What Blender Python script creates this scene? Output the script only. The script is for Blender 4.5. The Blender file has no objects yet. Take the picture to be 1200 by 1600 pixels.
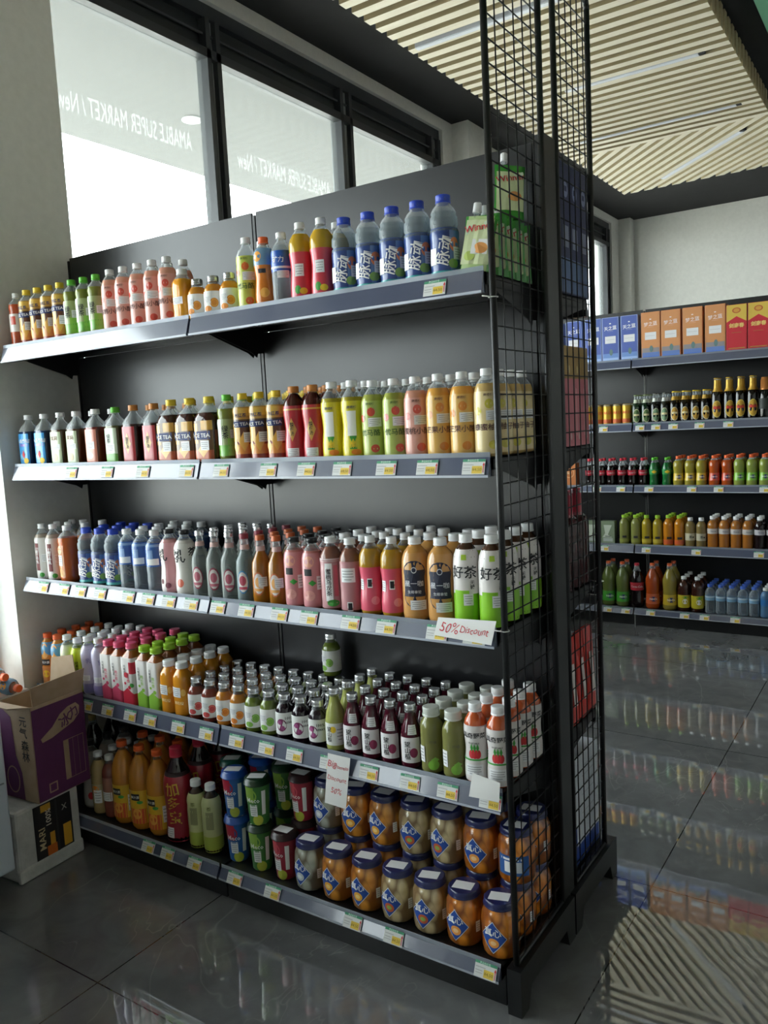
import bpy, bmesh, math, random
from mathutils import Vector, Matrix
PI = math.pi
R_ = math.radians
rnd = random.Random(7)
SC = bpy.context.scene
COL = SC.collection

# ---------------------------------------------------------------- camera
cam_d = bpy.data.cameras.new('camera')
cam = bpy.data.objects.new('camera', cam_d)
COL.objects.link(cam)
SC.camera = cam
cam_d.sensor_fit = 'HORIZONTAL'
cam_d.sensor_width = 36.0
cam_d.lens = 36.0 * 1265.0 / 1200.0
cam_d.clip_start = 0.05
cam_d.clip_end = 200
_F = Vector((-0.55430215, 0.8252245, -0.10841428))
_R = Vector((0.83211281, 0.55232046, -0.05030289))
_U = Vector((-0.01836825, 0.11809592, 0.99283229))
cm = Matrix(((_R.x, _U.x, -_F.x, 2.8717), (_R.y, _U.y, -_F.y, -1.7833), (_R.z, _U.z, -_F.z, 1.5155), (0, 0, 0, 1)))
cam.matrix_world = cm

# ---------------------------------------------------------------- light and exposure
SC.view_settings.view_transform = 'Standard'
SC.view_settings.look = 'None'
SC.view_settings.gamma = 1.0
SC.view_settings.use_curve_mapping = False
SC.view_settings.exposure = 0.35
W = bpy.data.worlds.new('sky')
SC.world = W
W.use_nodes = True
bg = W.node_tree.nodes['Background']
bg.inputs['Color'].default_value = (0.93, 0.97, 1.0, 1)
bg.inputs['Strength'].default_value = 11.0
sun_d = bpy.data.lights.new('sun', 'SUN'); sun_d.energy = 14.0; sun_d.angle = R_(0.6)
sun = bpy.data.objects.new('sun', sun_d); sun.rotation_euler = (0, R_(-30), 0); sun.location = (-8, 0, 10); COL.objects.link(sun)
SC.cycles.use_denoising = True
SC.cycles.max_bounces = 8
SC.cycles.diffuse_bounces = 5
SC.cycles.glossy_bounces = 4
SC.cycles.transmission_bounces = 4
SC.cycles.transparent_max_bounces = 24
SC.cycles.sample_clamp_indirect = 6.0
SC.cycles.caustics_reflective = False
SC.cycles.caustics_refractive = False

def portal(name, loc, rot, sx, sy):
    ld = bpy.data.lights.new(name, 'AREA')
    ld.shape = 'RECTANGLE'
    ld.size = sx
    ld.size_y = sy
    ld.cycles.is_portal = True
    o = bpy.data.objects.new(name, ld)
    o.location = loc
    o.rotation_euler = rot
    COL.objects.link(o)
    return o

# ---------------------------------------------------------------- materials
def lin(c):
    return tuple((x / 12.92 if x <= 0.04045 else ((x + 0.055) / 1.055) ** 2.4) for x in c)

def hexc(h):
    h = h.lstrip('#')
    return lin(tuple(int(h[i:i + 2], 16) / 255 for i in (0, 2, 4)))

_M = {}
def mat(h, rough=0.5, metal=0.0, coat=0.0, name=None, spec=0.5):
    key = ('m', h, rough, metal, coat, spec)
    if key in _M: return _M[key]
    m = bpy.data.materials.new(name or ('paint_' + h.strip('#')))
    m.use_nodes = True
    b = m.node_tree.nodes['Principled BSDF']
    b.inputs['Base Color'].default_value = (*hexc(h), 1)
    b.inputs['Roughness'].default_value = rough
    b.inputs['Metallic'].default_value = metal
    b.inputs['Coat Weight'].default_value = coat
    b.inputs['Coat Roughness'].default_value = 0.08
    b.inputs['Specular IOR Level'].default_value = spec
    _M[key] = m
    return m

def clear(h='#ffffff', alpha=0.12, rough=0.06, tint=None):
    """thin see-through plastic or glass: part passes straight through, the rest is a glossy coloured skin"""
    key = ('c', h, alpha, rough, tint)
    if key in _M: return _M[key]
    m = bpy.data.materials.new('clear_' + h.strip('#'))
    m.use_nodes = True
    nt = m.node_tree
    b = nt.nodes['Principled BSDF']
    b.inputs['Base Color'].default_value = (*hexc(h), 1)
    b.inputs['Roughness'].default_value = rough
    b.inputs['Coat Weight'].default_value = 0.3
    tr = nt.nodes.new('ShaderNodeBsdfTransparent')
    tr.inputs['Color'].default_value = (*hexc(tint or h), 1)
    lw = nt.nodes.new('ShaderNodeLayerWeight')
    lw.inputs['Blend'].default_value = 0.35
    mr = nt.nodes.new('ShaderNodeMapRange')
    mr.inputs['To Min'].default_value = alpha
    mr.inputs['To Max'].default_value = min(1.0, alpha + 0.5)
    nt.links.new(lw.outputs['Facing'], mr.inputs['Value'])
    mx = nt.nodes.new('ShaderNodeMixShader')
    nt.links.new(mr.outputs['Result'], mx.inputs['Fac'])
    nt.links.new(tr.outputs[0], mx.inputs[1])
    nt.links.new(b.outputs[0], mx.inputs[2])
    nt.links.new(mx.outputs[0], nt.nodes['Material Output'].inputs['Surface'])
    _M[key] = m
    return m

def liquid(h, alpha=0.75):
    return clear(h, alpha, 0.08)

CLEAR = clear('#f4f8fa', 0.10)
def sleeve(h, rough=0.28): return mat(h, rough, coat=0.3)
def paper(h): return mat(h, 0.6)
def noisy(h, h2, scale, rough, bump=0.0, metal=0.0, detail=4, stretch=None, rvar=0.0):
    key = ('n', h, h2, scale, rough, bump, metal, stretch, rvar)
    if key in _M: return _M[key]
    m = mat(h, rough, metal).copy()
    nt = m.node_tree
    b = nt.nodes['Principled BSDF']
    tc = nt.nodes.new('ShaderNodeTexCoord')
    n = nt.nodes.new('ShaderNodeTexNoise')
    n.inputs['Scale'].default_value = scale
    n.inputs['Detail'].default_value = detail
    src = tc.outputs['Object']
    if stretch:
        mp = nt.nodes.new('ShaderNodeMapping')
        mp.inputs['Scale'].default_value = stretch
        nt.links.new(src, mp.inputs[0]); src = mp.outputs[0]
    nt.links.new(src, n.inputs['Vector'])
    cr = nt.nodes.new('ShaderNodeValToRGB')
    cr.color_ramp.elements[0].position = 0.3
    cr.color_ramp.elements[1].position = 0.7
    cr.color_ramp.elements[0].color = (*hexc(h), 1)
    cr.color_ramp.elements[1].color = (*hexc(h2), 1)
    nt.links.new(n.outputs['Fac'], cr.inputs[0])
    nt.links.new(cr.outputs[0], b.inputs['Base Color'])
    if rvar:
        mr = nt.nodes.new('ShaderNodeMapRange')
        mr.inputs['To Min'].default_value = rough - rvar
        mr.inputs['To Max'].default_value = rough + rvar
        nt.links.new(n.outputs['Fac'], mr.inputs['Value'])
        nt.links.new(mr.outputs['Result'], b.inputs['Roughness'])
    if bump:
        bp = nt.nodes.new('ShaderNodeBump')
        bp.inputs['Strength'].default_value = bump
        bp.inputs['Distance'].default_value = 0.01
        nt.links.new(n.outputs['Fac'], bp.inputs['Height'])
        nt.links.new(bp.outputs[0], b.inputs['Normal'])
    _M[key] = m
    return m

def floor_material():
    m = bpy.data.materials.new('polished_grey_marble_tile')
    m.use_nodes = True
    nt = m.node_tree; N = nt.nodes; L = nt.links
    b = N['Principled BSDF']
    tc = N.new('ShaderNodeTexCoord')
    P = tc.outputs['Object']
    def noise(s, d=5, dist=0.0, vec=P):
        n = N.new('ShaderNodeTexNoise')
        n.inputs['Scale'].default_value = s; n.inputs['Detail'].default_value = d; n.inputs['Distortion'].default_value = dist
        L.new(vec, n.inputs['Vector']); return n
    def ramp(src, stops):
        r = N.new('ShaderNodeValToRGB')
        while len(r.color_ramp.elements) < len(stops): r.color_ramp.elements.new(0.5)
        for e, (p, c) in zip(r.color_ramp.elements, stops):
            e.position = p; e.color = (*c, 1)
        L.new(src, r.inputs[0]); return r.outputs[0]
    def mix(fac, a, c2, mode='MIX'):
        x = N.new('ShaderNodeMix'); x.data_type = 'RGBA'; x.blend_type = mode
        if isinstance(fac, float): x.inputs[0].default_value = fac
        else: L.new(fac, x.inputs[0])
        for sock, v in ((x.inputs[6], a), (x.inputs[7], c2)):
            if isinstance(v, tuple): sock.default_value = (*v, 1)
            else: L.new(v, sock)
        return x.outputs[2]
    base = ramp(noise(1.6, 6, 0.6).outputs['Fac'], [(0.3, hexc('#67686a')), (0.55, hexc('#747577')), (0.75, hexc('#838486'))])
    fine = ramp(noise(9, 6, 1.2).outputs['Fac'], [(0.35, (0.75, 0.75, 0.75)), (0.65, (1, 1, 1))])
    base = mix(0.7, base, fine, 'MULTIPLY')
    # thin veins: the zero crossings of a warped noise
    def vein(scale, width, amount, seed):
        mp = N.new('ShaderNodeMapping'); mp.inputs['Location'].default_value = (seed, seed * 1.7, seed * 0.3)
        mp.inputs['Scale'].default_value = (1.0, 0.55, 1.0); mp.inputs['Rotation'].default_value = (0, 0, seed)
        L.new(P, mp.inputs[0])
        n = noise(scale, 3, 1.4, mp.outputs[0])
        s = N.new('ShaderNodeMath'); s.operation = 'SUBTRACT'; L.new(n.outputs['Fac'], s.inputs[0]); s.inputs[1].default_value = 0.5
        a = N.new('ShaderNodeMath'); a.operation = 'ABSOLUTE'; L.new(s.outputs[0], a.inputs[0])
        r = ramp(a.outputs[0], [(0.0, (amount,) * 3), (width, (0, 0, 0))])
        brk = ramp(noise(2.3, 3, 0.3, mp.outputs[0]).outputs['Fac'], [(0.52, (0, 0, 0)), (0.68, (1, 1, 1))])
        return mix(1.0, r, brk, 'MULTIPLY')
    v1 = vein(1.7, 0.005, 0.3, 3.1); v2 = vein(5.2, 0.010, 0.35, 8.2)
    col = mix(v1, base, hexc('#b9b8b6')); col = mix(v2, col, hexc('#a3a2a0'))
    # joints every 1.2 m
    sep = N.new('ShaderNodeSeparateXYZ'); L.new(P, sep.inputs[0])
    jm = None
    for out, off in ((sep.outputs[0], 0.97), (sep.outputs[1], 0.69)):
        a = N.new('ShaderNodeMath'); a.operation = 'SUBTRACT'; L.new(out, a.inputs[0]); a.inputs[1].default_value = off - 0.6 - 12.0
        d = N.new('ShaderNodeMath'); d.operation = 'DIVIDE'; L.new(a.outputs[0], d.inputs[0]); d.inputs[1].default_value = 1.2
        f = N.new('ShaderNodeMath'); f.operation = 'FRACT'; L.new(d.outputs[0], f.inputs[0])
        s = N.new('ShaderNodeMath'); s.operation = 'SUBTRACT'; L.new(f.outputs[0], s.inputs[0]); s.inputs[1].default_value = 0.5
        ab = N.new('ShaderNodeMath'); ab.operation = 'ABSOLUTE'; L.new(s.outputs[0], ab.inputs[0])
        lt = N.new('ShaderNodeMath'); lt.operation = 'LESS_THAN'; L.new(ab.outputs[0], lt.inputs[0]); lt.inputs[1].default_value = 0.0016
        if jm is None: jm = lt.outputs[0]
        else:
            mx = N.new('ShaderNodeMath'); mx.operation = 'MAXIMUM'; L.new(jm, mx.inputs[0]); L.new(lt.outputs[0], mx.inputs[1]); jm = mx.outputs[0]
    col = mix(jm, col, hexc('#2b2a29'))
    L.new(col, b.inputs['Base Color'])
    b.inputs['Roughness'].default_value = 0.01
    b.inputs['IOR'].default_value = 2.1
    b.inputs['Specular IOR Level'].default_value = 0.5
    wob = noise(7.0, 0, 0.0)
    bp = N.new('ShaderNodeBump'); bp.inputs['Strength'].default_value = 0.022; bp.inputs['Distance'].default_value = 0.01
    L.new(wob.outputs['Fac'], bp.inputs['Height'])
    L.new(bp.outputs[0], b.inputs['Normal'])
    return m

BLACK = noisy('#121315', '#18191b', 40, 0.36, bump=0.03)
BLACKP = noisy('#141518', '#191a1d', 3, 0.30, rvar=0.05)
BLACKP.node_tree.nodes['Principled BSDF'].inputs['Specular IOR Level'].default_value = 0.55
WALL = noisy('#dddcd7', '#e4e3de', 30, 0.85, bump=0.05)
CEIL = noisy('#131315', '#19191b', 8, 0.9)
WOOD_SHADE = noisy('#9a8c6c', '#a59775', 3, 0.7, stretch=(1, 30, 30))   # slat sides: shade between the slats put into a browner colour
WOOD = noisy('#d6cdb8', '#dfd7c5', 3, 0.6, stretch=(1, 30, 30))
FRAME = noisy('#34373a', '#3e4144', 6, 0.45)
STRIP = mat('#50566a', 0.22, coat=0.9, name='grey_blue_price_rail')
LIP = clear('#c9d0dc', 0.30, 0.1)

# ---------------------------------------------------------------- mesh helpers
class MB:
    """collects faces with materials; build() links one mesh object"""
    def __init__(s):
        s.v = []; s.f = []; s.m = []; s.mats = []; s.sm = []
    def mi(s, m):
        if m not in s.mats: s.mats.append(m)
        return s.mats.index(m)
    def add(s, vs, fs, m, smooth=False):
        k = len(s.v); s.v += [tuple(v) for v in vs]; mi = s.mi(m)
        for f in fs:
            s.f.append([k + i for i in f]); s.m.append(mi); s.sm.append(smooth)
    def box(s, x0, x1, y0, y1, z0, z1, m):
        s.add([(x0, y0, z0), (x1, y0, z0), (x1, y1, z0), (x0, y1, z0), (x0, y0, z1), (x1, y0, z1), (x1, y1, z1), (x0, y1, z1)],
              [(0, 3, 2, 1), (4, 5, 6, 7), (0, 1, 5, 4), (1, 2, 6, 5), (2, 3, 7, 6), (3, 0, 4, 7)], m)
    def rbox(s, x0, x1, y0, y1, z0, z1, m, b=0.004):
        bm = bmesh.new(); bmesh.ops.create_cube(bm, size=1)
        for v in bm.verts:
            v.co = Vector(((x0 + x1) / 2 + v.co.x * (x1 - x0), (y0 + y1) / 2 + v.co.y * (y1 - y0), (z0 + z1) / 2 + v.co.z * (z1 - z0)))
        bmesh.ops.bevel(bm, geom=list(bm.edges), offset=b, segments=2, affect='EDGES', profile=0.5)
        bm.verts.index_update()
        s.add([v.co[:] for v in bm.verts], [[v.index for v in f.verts] for f in bm.faces], m)
        bm.free()
    def slat(s, poly, z0, z1, m, mside):
        n = len(poly); vs = [(a, b, z) for z in (z0, z1) for a, b in poly]
        s.add(vs, [tuple(range(n))], m); s.add(vs, [(i, (i + 1) % n, n + (i + 1) % n, n + i) for i in range(n)], mside)
    def prism(s, prof, x0, x1, m, axis='x'):
        """profile points (a, b) swept along an axis"""
        n = len(prof); vs = []
        for x in (x0, x1):
            for a, b in prof:
                vs.append((x, a, b) if axis == 'x' else ((a, x, b) if axis == 'y' else (a, b, x)))
        fs = [tuple(range(n))[::-1], tuple(range(n, 2 * n))] + [(i, (i + 1) % n, n + (i + 1) % n, n + i) for i in range(n)]
        s.add(vs, fs, m)
    def tube(s, p0, p1, r, m, n=6, caps=True):
        p0 = Vector(p0); p1 = Vector(p1); d = (p1 - p0)
        if d.length < 1e-9: return
        d.normalize(); a = d.orthogonal().normalized(); b = d.cross(a)
        vs = []
        for p in (p0, p1):
            for i in range(n):
                t = 2 * PI * i / n; vs.append(p + a * (r * math.cos(t)) + b * (r * math.sin(t)))
        fs = [(i, (i + 1) % n, n + (i + 1) % n, n + i) for i in range(n)]
        if caps: fs += [tuple(range(n))[::-1], tuple(range(n, 2 * n))]
        s.add(vs, fs, m, True)
    def path(s, pts, r, m, n=6):
        for a, b in zip(pts[:-1], pts[1:]): s.tube(a, b, r, m, n)
    def build(s, name, parent=None, loc=None, fix=True):
        me = bpy.data.meshes.new(name)
        me.from_pydata(s.v, [], s.f)
        for m in s.mats: me.materials.append(m)
        me.polygons.foreach_set('material_index', s.m)
        me.polygons.foreach_set('use_smooth', s.sm)
        if fix:
            bm = bmesh.new(); bm.from_mesh(me)
            bmesh.ops.recalc_face_normals(bm, faces=bm.faces); bm.to_mesh(me); bm.free()
        me.update()
        o = bpy.data.objects.new(name, me); COL.objects.link(o)
        if parent: o.parent = parent
        if loc: o.location = loc
        return o

def tag(o, label=None, cat=None, group=None, kind=None):
    if label: o['label'] = label
    if cat: o['category'] = cat
    if group: o['group'] = group
    if kind: o['kind'] = kind
    return o

def empty(name, loc=(0, 0, 0), rz=0):
    o = bpy.data.objects.new(name, None); COL.objects.link(o)
    o.location = loc; o.rotation_euler = (0, 0, rz); o.empty_display_size = 0.05
    return o

def copy_tree(o, parent=None):
    c = o.copy(); COL.objects.link(c); c.parent = parent
    for ch in o.children: copy_tree(ch, c)
    return c

# text turned to faces ----------------------------------------------------
_T = {}
def text_faces(s, res=1, bold=0.0):
    key = (s, res, bold)
    if key in _T: return _T[key]
    cu = bpy.data.curves.new('writing', 'FONT')
    cu.body = s; cu.align_x = 'CENTER'; cu.align_y = 'CENTER'; cu.size = 1.0
    cu.resolution_u = res; cu.fill_mode = 'FRONT'; cu.offset = bold; cu.space_line = 0.95
    o = bpy.data.objects.new('writing', cu); COL.objects.link(o)
    dg = bpy.context.evaluated_depsgraph_get()
    me = bpy.data.meshes.new_from_object(o.evaluated_get(dg))
    vs = [(v.co.x, v.co.y) for v in me.vertices]; fs = [tuple(p.vertices) for p in me.polygons]
    if vs:
        cx = (max(v[0] for v in vs) + min(v[0] for v in vs)) / 2; cy = (max(v[1] for v in vs) + min(v[1] for v in vs)) / 2
        vs = [(a - cx, b - cy) for a, b in vs]
    bpy.data.objects.remove(o); bpy.data.curves.remove(cu); bpy.data.meshes.remove(me)
    _T[key] = (vs, fs)
    return _T[key]

# label surfaces ----------------------------------------------------------
def sq(th, n):
    if n <= 2: return 1.0
    return 1.0 / (abs(math.cos(th)) ** n + abs(math.sin(th)) ** n) ** (1.0 / n)

def prof_r(prof, z):
    for (z0, r0), (z1, r1) in zip(prof[:-1], prof[1:]):
        if z0 <= z <= z1:
            return r0 + (r1 - r0) * ((z - z0) / (z1 - z0) if z1 > z0 else 1)
    return prof[-1][1]

def round_surf(prof, H, R, n=2):
    def f(a, z, off):
        """a = angle (rad, 0 faces -y, + to +x), z in metres"""
        r = (prof_r(prof, max(0.001, min(0.999, z / H))) * R) * sq(a, n) + off
        return (r * math.sin(a), -r * math.cos(a), z)
    return f

def put(mb, surf, R, H, els, n=2, off=0.0006):
    """adds printed elements to a round or squarish surface, each a hair above the one before"""
    for e in els:
        k = e[0]; off += 0.00022
        if k in ('band', 'arc'):
            z0, z1 = e[1] * H, e[2] * H
            a0, a1, m = (-PI, PI, e[3]) if k == 'band' else (R_(e[3]), R_(e[4]), e[5])
            na = 24 if k == 'band' else max(2, int(24 * (a1 - a0) / (2 * PI)) + 1); nz = max(1, int(round((z1 - z0) / (H * 0.06))))
            if n > 2: na = max(na, int(40 * (a1 - a0) / (2 * PI)))
            vs = [surf(a0 + (a1 - a0) * i / na, z0 + (z1 - z0) * j / nz, off) for j in range(nz + 1) for i in range(na + 1)]
            fs = [(j * (na + 1) + i, j * (na + 1) + i + 1, (j + 1) * (na + 1) + i + 1, (j + 1) * (na + 1) + i) for j in range(nz) for i in range(na)]
            mb.add(vs, fs, m, True)
        elif k == 'disc':
            _, zc, a, rx, rz, m = e
            vs = [surf(R_(a), zc * H, off + 0.0002)]; nn = 14
            for i in range(nn):
                t = 2 * PI * i / nn; vs.append(surf(R_(a) + rx * math.cos(t) / R, zc * H + rz * math.sin(t), off))
            mb.add(vs, [(0, 1 + i, 1 + (i + 1) % nn) for i in range(nn)], m)
        elif k == 'diamond':
            _, zc, a, rx, rz, m = e
            g = 6; vs = []; fs = []
            for j in range(g + 1):
                for i in range(g + 1):
                    p, q = i / g, j / g
                    vs.append(surf(R_(a) + rx * (p - q) / R, zc * H + rz * (p + q - 1), off))
            fs = [(j * (g + 1) + i, j * (g + 1) + i + 1, (j + 1) * (g + 1) + i + 1, (j + 1) * (g + 1) + i) for j in range(g) for i in range(g)]
            mb.add(vs, fs, m)
        elif k == 'rect':
            _, zc, a, w, h, m = e
            g = 4; vs = [surf(R_(a) + (i / g - 0.5) * w / R, zc * H + (j / 2 - 0.5) * h, off) for j in range(3) for i in range(g + 1)]
            mb.add(vs, [(j * (g + 1) + i, j * (g + 1) + i + 1, (j + 1) * (g + 1) + i + 1, (j + 1) * (g + 1) + i) for j in range(2) for i in range(g)], m, True)
        elif k == 'sticker':
            _, zc, a, w, h = e
            g = 4
            mb.add([surf(R_(a) + (i / g - 0.5) * w / R, zc * H + (j / 2 - 0.5) * h, off) for j in range(3) for i in range(g + 1)],
                   [(j * (g + 1) + i, j * (g + 1) + i + 1, (j + 1) * (g + 1) + i + 1, (j + 1) * (g + 1) + i) for j in range(2) for i in range(g)], paper('#e4e4e6'), True)
            for q in range(4):
                zz = zc * H + h * (0.3 - 0.2 * q); ww = w * (0.8, 0.7, 0.78, 0.5)[q]
                mb.add([surf(R_(a) + (i / g - 0.5) * ww / R, zz + dz, off + 0.0004) for dz in (-h * 0.025, h * 0.025) for i in range(g + 1)],
                       [(i, i + 1, g + 2 + i, g + 1 + i) for i in range(g)], paper('#8e8f92'))
        elif k in ('txt', 'vtxt'):
            _, s, zc, a, size, m = e[:6]; rot = R_(e[6]) if len(e) > 6 else 0.0
            if k == 'vtxt': s = '\n'.join(s)
            vs, fs = text_faces(s, 1, 0.012)
            c, sn = math.cos(rot), math.sin(rot)
            o2 = [surf(R_(a) + (x * c - y * sn) * size / R, zc * H + (x * sn + y * c) * size, off + 0.0006) for x, y in vs]
            mb.add(o2, fs, m)

def flat_put(mb, fn, els):
    """els on a flat face; fn(u, v, off) -> point; sizes in metres"""
    off = 0.0004
    for e in els:
        off += 0.0002; k = e[0]
        if k == 'rect':
            _, u0, u1, v0, v1, m = e
            mb.add([fn(u0, v0, off), fn(u1, v0, off), fn(u1, v1, off), fn(u0, v1, off)], [(0, 1, 2, 3)], m)
        elif k == 'poly':
            mb.add([fn(u, v, off) for u, v in e[1]], [tuple(range(len(e[1])))], e[2])
        elif k == 'disc':
            _, u, v, ru, rv, m = e
            mb.add([fn(u + ru * math.cos(2 * PI * i / 20), v + rv * math.sin(2 * PI * i / 20), off) for i in range(20)], [tuple(range(20))], m)
        elif k == 'txt':
            _, s, u, v, size, m = e[:6]; rot = R_(e[6]) if len(e) > 6 else 0.0; bold = e[7] if len(e) > 7 else 0.012
            vs, fs = text_faces(s, 2, bold); c, sn = math.cos(rot), math.sin(rot)
            mb.add([fn(u + (x * c - y * sn) * size, v + (x * sn + y * c) * size, off) for x, y in vs], fs, m)

def lathe(mb, prof, H, R, mfun, n=2, seg=24):
    """prof: list of (z/H, r/R) from bottom up"""
    rings = []
    vs = []; fs = []
    for z, r in prof:
        for i in range(seg):
            a = 2 * PI * i / seg; rr = r * R * sq(a, n if r > 0.55 else 2)
            vs.append((rr * math.sin(a), -rr * math.cos(a), z * H))
    k = len(mb.v)
    for j in range(len(prof) - 1):
        m = mfun((prof[j][0] + prof[j + 1][0]) / 2)
        mi = mb.mi(m)
        for i in range(seg):
            mb.f.append([k + j * seg + i, k + j * seg + (i + 1) % seg, k + (j + 1) * seg + (i + 1) % seg, k + (j + 1) * seg + i])
            mb.m.append(mi); mb.sm.append(True)
    mb.v += vs
    mb.f.append([k + i for i in range(seg)][::-1]); mb.m.append(mb.mi(mfun(0))); mb.sm.append(False)
    t = k + (len(prof) - 1) * seg
    mb.f.append([t + i for i in range(seg)]); mb.m.append(mb.mi(mfun(1))); mb.sm.append(False)

PROF = {
 'std':   [(0, .72), (.015, .9), (.05, 1), (.12, .97), (.2, 1), (.28, .97), (.36, 1), (.58, 1), (.64, .97), (.7, 1), (.76, .93), (.82, .74), (.87, .5), (.895, .37), (.96, .37)],
 'slim':  [(0, .72), (.02, .93), (.07, 1), (.16, .95), (.26, .99), (.4, .96), (.52, .98), (.6, 1), (.66, .93), (.72, 1), (.79, .95), (.85, .7), (.89, .42), (.96, .4)],
 'smooth': [(0, .75), (.015, .93), (.05, 1), (.3, 1), (.55, 1), (.68, .99), (.76, .93), (.83, .77), (.88, .53), (.905, .4), (.96, .4)],
 'waist': [(0, .78), (.02, .94), (.06, 1), (.2, 1), (.32, .93), (.42, .87), (.52, .92), (.62, 1), (.72, 1), (.79, .9), (.85, .66), (.9, .42), (.96, .4)],
 'mizone': [(0, .78), (.02, .94), (.06, 1), (.12, .96), (.16, 1), (.4, .97), (.58, 1), (.61, .9), (.64, .98), (.73, .98), (.76, .86), (.79, .9), (.84, .76), (.88, .55), (.9, .5), (.96, .5)],
 'bigsq': [(0, .8), (.02, .96), (.05, 1), (.3, 1), (.62, 1), (.68, .97), (.76, .78), (.84, .5), (.88, .34), (.96, .34)],
 'carton': [(0, .92), (.01, 1), (.05, 1), (.4, 1), (.74, 1), (.78, .97), (.84, .68), (.88, .5), (.96, .5)],
 'juice': [(0, .82), (.02, .97), (.05, 1), (.2, .97), (.3, 1), (.66, 1), (.74, .96), (.81, .75), (.86, .56), (.89, .52), (.96, .52)],
 'glass': [(0, .85), (.015, .97), (.04, 1), (.3, 1), (.5, 1), (.6, .93), (.68, .68), (.75, .45), (.82, .38), (.9, .36), (.965, .36)],
 'beer':  [(0, .88), (.012, .98), (.03, 1), (.3, 1), (.55, 1), (.62, .95), (.69, .7), (.75, .47), (.85, .42), (.96, .4), (.975, .42)],
 'tall':  [(0, .85), (.015, .97), (.05, 1), (.3, 1), (.48, 1), (.62, .86), (.74, .6), (.84, .46), (.87, .5), (.96, .5)],
 'squat': [(0, .8), (.02, .96), (.06, 1), (.3, 1), (.55, 1), (.66, .97), (.74, .82), (.8, .62), (.84, .55), (.95, .55)],
 'jar':   [(0, .7), (.02, .84), (.07, .95), (.18, 1), (.45, 1), (.62, 1), (.74, .96), (.82, .87), (.86, .8), (.93, .8)],
 'big':   [(0, .6), (.02, .85), (.06, .97), (.1, 1), (.3, 1), (.42, .98), (.5, 1), (.62, .97), (.7, .9), (.78, .74), (.85, .48), (.89, .3), (.92, .24), (.965, .24)],
 'coke':  [(0, .7), (.02, .9), (.06, 1), (.18, .95), (.3, .9), (.42, .93), (.58, 1), (.66, .97), (.74, .8), (.82, .56), (.88, .38), (.96, .36)],
 'wine':  [(0, .9), (.01, .98), (.02, 1), (.3, 1), (.6, 1), (.66, .95), (.71, .75), (.74, .5), (.77, .4), (.98, .4)],
 'can':   [(0, .8), (.01, .84), (.05, .98), (.08, 1), (.9, 1), (.94, .95), (.97, .86), (.985, .86), (.99, .82), (.992, .78)],
 'cup':   [(0, .72), (.01, .76), (.1, .79), (.5, .88), (.86, .97), (.88, .97)],
}

def cap_mesh(r, h, m, style='plastic', paper_top=None):
    mb = MB(); seg = 24
    if style == 'plastic':
        prof = [(0, 1.03), (.18, 1.03), (.2, .97), (.22, 1), (.86, 1), (.96, .96), (1, .86)]
    elif style == 'metal':
        prof = [(0, 1.0), (.12, 1.04), (.2, 1), (.35, 1.02), (.5, 1), (.85, 1), (1, .92)]
    elif style == 'crown':
        prof = [(0, 1.12), (.3, 1.05), (.6, 1.0), (.9, .9), (1, .7)]
    elif style == 'dome':
        prof = [(0, 1.06), (.12, 1.06), (.14, 1), (.8, .97), (.82, .88), (.96, .86), (1, .8)]
    k = 0; vs = []; fs = []
    for z, rr in prof:
        for i in range(seg):
            a = 2 * PI * i / seg
            q = r * rr * (1 - (0.035 if (i % 2 and 0.2 < z < 0.9 and style != 'dome') else 0))
            vs.append((q * math.sin(a), -q * math.cos(a), z * h))
    for j in range(len(prof) - 1):
        for i in range(seg):
            fs.append((j * seg + i, j * seg + (i + 1) % seg, (j + 1) * seg + (i + 1) % seg, (j + 1) * seg + i))
    mb.add(vs, fs, m, True)
    t = (len(prof) - 1) * seg
    mb.add(vs[t:], [tuple(range(seg))], m)
    mb.add(vs[:seg], [tuple(range(seg))[::-1]], m)
    if paper_top:
        a, c = r * .62, r * .42
        q = [(-a, -c - r * .12, h + .0006), (a, -c, h + .0006), (a * .95, c, h + .0006), (-a * 1.02, c - r * .1, h + .0006)]
        mb.add(q, [(0, 1, 2, 3)], paper_top)
    return mb

# ---------------------------------------------------------------- the kinds of goods
KINDS = {}
def kind(key, name, cat, desc, plural, prof, H, R, liq, fill, cap, els=(), n=2, cap_name='cap', top=None):
    KINDS[key] = dict(name=name, cat=cat, desc=desc, plural=plural, prof=prof, H=H, R=R, liq=liq, fill=fill, cap=cap, els=list(els), n=n, cap_name=cap_name, top=top, proto=None)

def z_clusters(els, H):
    """printed elements that overlap in height belong to one label; separate ones are labels of their own"""
    out = []
    for i, e in enumerate(els):
        if e[0] == 'band': a, c = e[1], e[2]
        elif e[0] == 'arc': a, c = e[1], e[2]
        elif e[0] in ('disc', 'diamond'): a, c = e[1] - e[4] / H, e[1] + e[4] / H
        elif e[0] == 'rect': a, c = e[1] - e[4] / H / 2, e[1] + e[4] / H / 2
        elif e[0] == 'vtxt': a, c = e[2] - len(e[1]) * e[4] / H / 2, e[2] + len(e[1]) * e[4] / H / 2
        else: a, c = e[2] - e[4] / H / 2, e[2] + e[4] / H / 2
        hit = [g for g in out if a <= g[1] + .005 and c >= g[0] - .005]
        new = [min([a] + [g[0] for g in hit]), max([c] + [g[1] for g in hit]), sorted([(i, e)] + [q for g in hit for q in g[2]], key=lambda t: t[0])]
        out = [g for g in out if g not in hit] + [new]
    return [g[2] for g in out]

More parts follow.
